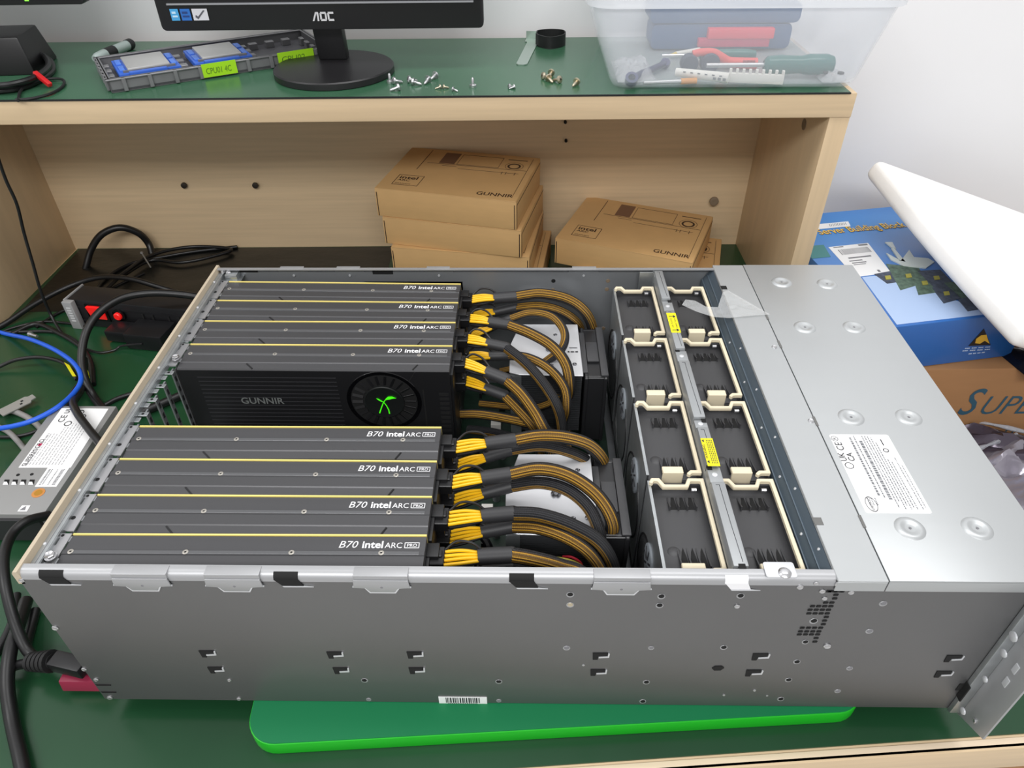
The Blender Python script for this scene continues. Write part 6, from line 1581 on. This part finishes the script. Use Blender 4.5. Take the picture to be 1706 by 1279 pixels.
for i, (pts, m, lab) in enumerate(((((920, 928, .10), (945, 932, .105), (965, 940, .10), (985, 955, .09)), mat('lead_yellow', (220, 206, 90), 0.4), 'thin pale yellow fan lead near the near side wall'),
                                   (((938, 927, .10), (952, 928, .104), (966, 936, .10), (972, 948, .09)), mat('lead_red', (196, 40, 60), 0.4), 'thin red fan lead near the near side wall'),
                                   (((800, 890, .06), (812, 905, .058), (818, 925, .05), (820, 945, .04)), M_bwire, 'black fan lead bundle before the near cooler'))):
    tag(G().tube([PZ(*p) for p in pts], 0.0011 if i < 2 else 0.004, 8, smooth=8).build('fan_lead', m), lab, 'lead')

# ------------------------------------------------------------------ fan modules
M_cream2 = mat('latch_cream', (226, 214, 186), 0.42)
M_fbody = mat('fan_body', (62, 62, 64), 0.45)
M_fdark = mat('fan_recess', (34, 34, 36), 0.5)
def build_fan(t, wx, hub):
    W, D, z = wx, 0.0925, 0.165
    g = G(); g.box(0.0015, 0.001, 0.018, W - 0.0015, D - 0.001, 0.1535)
    g.box(0.0, 0.0, 0.03, 0.0015, D, 0.1615); g.box(W - 0.0015, 0.0, 0.03, W, D, 0.1605); g.box(0.0015, 0.0, 0.03, W - 0.0015, 0.002, 0.1535); g.box(0.0015, D - 0.002, 0.03, W - 0.0015, D, 0.159)
    g.build('fan_body', M_fbody, t, local=True)
    g = G(); g.box(-0.0008, 0.0, 0.04, 0.0, D, 0.1618); g.box(-0.0008, 0.0, 0.1612, 0.0016, D, 0.1622); g.build('edge_trim', M_galv, t, local=True)
    for (yb, h) in ((D - 0.024, 0.013), (0.010, 0.020)):
        g = G()
        for k in range(4):
            x = 0.0145 + k * 0.0072
            g.prism([(yb - 0.001, 0.1535), (yb + h, 0.1535), (yb + h * 0.4, 0.1560), (yb - 0.001, 0.1585)], 'x', x, x + 0.0011)
        g.build('louvre_fins', M_fbody, t, local=True)
        g = G()
        for k in range(3):
            x = 0.0158 + k * 0.0072
            if h < 0.015: P_ = [(x, yb), (x + 0.0058, yb), (x + 0.0046, yb + h), (x + 0.0022, yb + h)]
            else: P_ = [(x, yb), (x + 0.0058, yb), (x + 0.0050, yb + h * 0.55), (x + 0.0036, yb + h), (x + 0.0020, yb + h * 0.8), (x + 0.0006, yb + h * 0.4)]
            g.prism(P_, 'z', 0.1530, 0.1537)
        g.build('louvre_gap_shade', M_dark_hole, t, local=True)  # flat dark shapes painting the shade inside the louvre recesses
    g = G(); g.strip([(0.0010, D - 0.0055), (0.0028, D - 0.0018), (0.0078, D - 0.0018), (0.0112, D - 0.0088), (W - 0.0155, D - 0.0088), (W - 0.0125, D - 0.0018), (W - 0.0018, D - 0.0018), (W - 0.0018, 0.0010), (W - 0.0090, 0.0010), (W - 0.0120, -0.0020)], 0.0032, 0.0042, z - 0.0032)
    lf = g.build('latch_frame', M_cream2, t, local=True, bevel=0.0006, seg=1)
    g = G(); g.box(W * 0.28, -0.0010, 0.148, W * 0.66, 0.0012, z + 0.0012); g.box(W * 0.28, 0.0010, z - 0.0025, W * 0.66, 0.0065, z + 0.0012); g.build('latch_tab', M_cream2, lf, local=True, bevel=0.0006, seg=1)
    g = G(); g.cyl((W - 0.0115, D - 0.010, 0.162), (W - 0.0075, D - 0.010, 0.162), 0.0016, n=10); g.build('latch_spring', M_screw, lf, local=True)
    g = G(); g.lathe((0.012, 0.026, 0.1480), (0, 0, 1), [(0.0085, 0), (0.0075, 0.0035), (0.005, 0.0056), (0.001, 0.0064)], 20); g.build('motor_dome', M_fbody, t, local=True)
    if hub:
        g = G(); g.lathe((0.0, D / 2, 0.088), (-1, 0, 0), [(0.041, 0), (0.041, 0.0015), (0.039, 0.0015), (0.039, 0.0)], 40); ir = g.build('intake_ring', M_black, t, local=True)
        g = G(); g.lathe((0.0, D / 2, 0.088), (-1, 0, 0), [(0.0385, 0), (0.0385, 0.0008)], 36); g.build('intake_well', M_dark_hole, ir, local=True)
        g = G(); g.lathe((0.0, D / 2 - 0.004, 0.118), (-1, 0, 0), [(0.0165, 0), (0.0165, 0.0022), (0.0155, 0.0026)], 32); g.mi(1)
        for k in range(8):
            a_ = 2 * math.pi * k / 8; v = Vector((0, math.cos(a_), math.sin(a_))); w = Vector((0, -math.sin(a_), math.cos(a_))); g.obox(Vector((-0.0028, D / 2 - 0.004, 0.118)) + v * 0.009, v, w, v.cross(w), 0.005, 0.0008, 0.0003)
        g.build('hub_sticker', [mat('hub_grey', (128, 134, 140), 0.5) if 'hub_grey' not in MATS else MATS['hub_grey'], M_ink], ir, local=True)
ends = ('nearest the near side wall', 'second from the near side wall', 'third from the near side wall', 'farthest from the near side wall')
ROWY = (0.0160, 0.1150, 0.2165, 0.3190)
for ci, (x0, wx, nm) in enumerate(((0.4668, 0.0455, 'cooler-side'), (0.5245, 0.0450, 'lid-side'))):
    lab = lambda k: 'dark fan module with cream latch in the %s column, %s' % (nm, ends[k])
    f = thing('fan_module', lab(0), 'fan module', (x0, ROWY[0], 0), 0, 'hot-swap fan modules')
    build_fan(f, wx, ci == 0)
    index_kids()
    for k in range(1, 4):
        c = copy_tree(f); c.location = (x0, ROWY[k], 0); c['label'] = lab(k)

# crossbar between the fan columns
CB = thing('fan_crossbar', 'grey steel crossbar with levers and yellow stickers between the fan columns', 'crossbar', (0.516, 0.2, 0.15))
M_bar = mat('crossbar_grey', (160, 163, 165), 0.42, metal=0.5, var=0.03, vscale=(20, 20, 20))
bx0, bx1 = 0.5132, 0.5238
G().box(bx0, 0.009, 0.150, bx1, 0.428, 0.170).build('bar_channel', M_bar, CB, bevel=0.0008)
for (y0, y1, xa, xb) in ((0.365, 0.426, bx0 - 0.0010, bx1 + 0.0004), (0.2730, 0.343, bx0 - 0.0004, bx1 + 0.0008), (0.1700, 0.2540, bx0 - 0.0012, bx1 + 0.0012), (0.1120, 0.158, bx0 - 0.0006, bx1 + 0.0010), (0.0100, 0.0930, bx0 - 0.0014, bx1 + 0.0014)):
    g = G(); g.hexa([(xa, y0, 0.168), (xb, y0, 0.168), (xb, y1, 0.168), (xa, y1, 0.168)], [(xa + 0.0012, y0 + 0.0006, 0.1785), (xb - 0.0012, y0 + 0.0006, 0.1785), (xb - 0.0012, y1 - 0.0006, 0.1785), (xa + 0.0012, y1 - 0.0006, 0.1785)])
    lv = g.build('lever', M_bar, CB, bevel=0.0012)
    g = G(); m_ = (xa + xb) / 2; g.strip([(m_ - 0.0024, y1 - 0.004), (m_ + 0.0004, y1 - 0.004), (m_ + 0.0008, (y0 + y1) / 2), (m_ + 0.0018, y0 + 0.004)], 0.0004, 0.0002, 0.17845); g.build('lever_seam', M_ink, lv)
for (y0, y1) in ((0.3440, 0.3640), (0.2550, 0.2720), (0.1590, 0.1690), (0.0940, 0.1110)):
    bb_ = G().box(bx0 + 0.0002, y0, 0.168, bx1 + 0.0006, y1, 0.1758).build('bar_bridge', M_bar, CB, bevel=0.0006)
    G().lathe((0.5185, (y0 + y1) / 2, 0.1757), (0, 0, 1), [(0.0024, 0), (0.0022, 0.0005), (0.0008, 0.0008)], 16).build('bridge_rivet', M_steel_bright, bb_)
for (x, y) in ((0.5222, 0.3640), (0.5160, 0.2735), (0.5222, 0.1685), (0.5158, 0.1105)):
    G().box(x - 0.0022, y - 0.0028, 0.1705, x + 0.0018, y + 0.0028, 0.1762).build('bar_window', M_dark_hole, CB)
g = G(); g.box(0.5165, 0.0085, 0.160, 0.5215, 0.0125, 0.1786); g.build('bar_end_slot', M_dark_hole, CB)
M_stk = mat('sticker_yellow', (246, 232, 10), 0.5)
zs = 0.1787
g = G(); g.box(0.5138, 0.3000, zs - 0.0002, 0.5236, 0.3365, zs); g.mi(1)
for y in (0.3290, 0.3040):
    g.box(0.5155, y, zs, 0.5205, y + 0.0012, zs + 0.0001); g._add([(0.5200, y - 0.0022, zs + 0.0001), (0.5228, y + 0.0006, zs + 0.0001), (0.5200, y + 0.0034, zs + 0.0001)], [(0, 1, 2)])
g.text('AIR FLOW', (0.5178, 0.3085, zs), (0, 1, 0), (-1, 0, 0), 0.0024, 0.0, lift=0.0002, width=0.018); g.text('DIRECTION', (0.5218, 0.3085, zs), (0, 1, 0), (-1, 0, 0), 0.0024, 0.0, lift=0.0002, width=0.018)
g.build('airflow_sticker', [M_stk, M_ink], CB)
g = G(); g.box(0.5138, 0.1095, zs - 0.0001, 0.5240, 0.1425, zs + 0.0001); g.mi(1)
g.text('WARNING', (0.5160, 0.1180, zs), (0, 1, 0), (-1, 0, 0), 0.0030, 0.01, lift=0.0003, width=0.0165)
for k in range(4):
    y = 0.1125
    while y < 0.140: g.box(0.5180 + k * 0.0014, y, zs + 0.0001, 0.5187 + k * 0.0014, y + 0.0015, zs + 0.0002); y += 0.0022
for y in (0.1122, 0.1372):
    g._add([(0.5162, y, zs + 0.0002), (0.5162, y + 0.0042, zs + 0.0002), (0.5142, y + 0.0021, zs + 0.0002)], [(0, 1, 2)])
g.build('warning_sticker', [M_stk, M_ink], CB)

# clear tape hanging from the lid over the far fan
M_tape = clear_mat('clear_tape', (226, 228, 228), 0.24, 0.12, bump=0.6, bscale=(60, 60, 60))
q = [[PZ(1283, 524, 0.1796), PZ(1213, 484, 0.1796)], [PZ(1240, 527, 0.1800), PZ(1204, 487, 0.1800)], [PZ(1215, 530, 0.1790), PZ(1196, 512, 0.1790)], [PZ(1188, 528, 0.1745), PZ(1176, 511, 0.1760)], [PZ(1160, 519, 0.1760), PZ(1158, 501, 0.1775)], [PZ(1136, 508, 0.1785), PZ(1142, 499, 0.1795)]]
g = G(); vs = [p for r_ in q for p in r_]; n_ = len(q)
up = Vector((0, 0, 0.0004)); g._add(vs + [v + up for v in vs], [(2 * i, 2 * i + 2, 2 * i + 3, 2 * i + 1) for i in range(n_ - 1)] + [(2 * n_ + 2 * i, 2 * n_ + 2 * i + 1, 2 * n_ + 2 * i + 3, 2 * n_ + 2 * i + 2) for i in range(n_ - 1)])
tag(g.build('clear_tape', M_tape), 'crumpled piece of clear tape stuck to the lid edge over the far fan', 'tape')
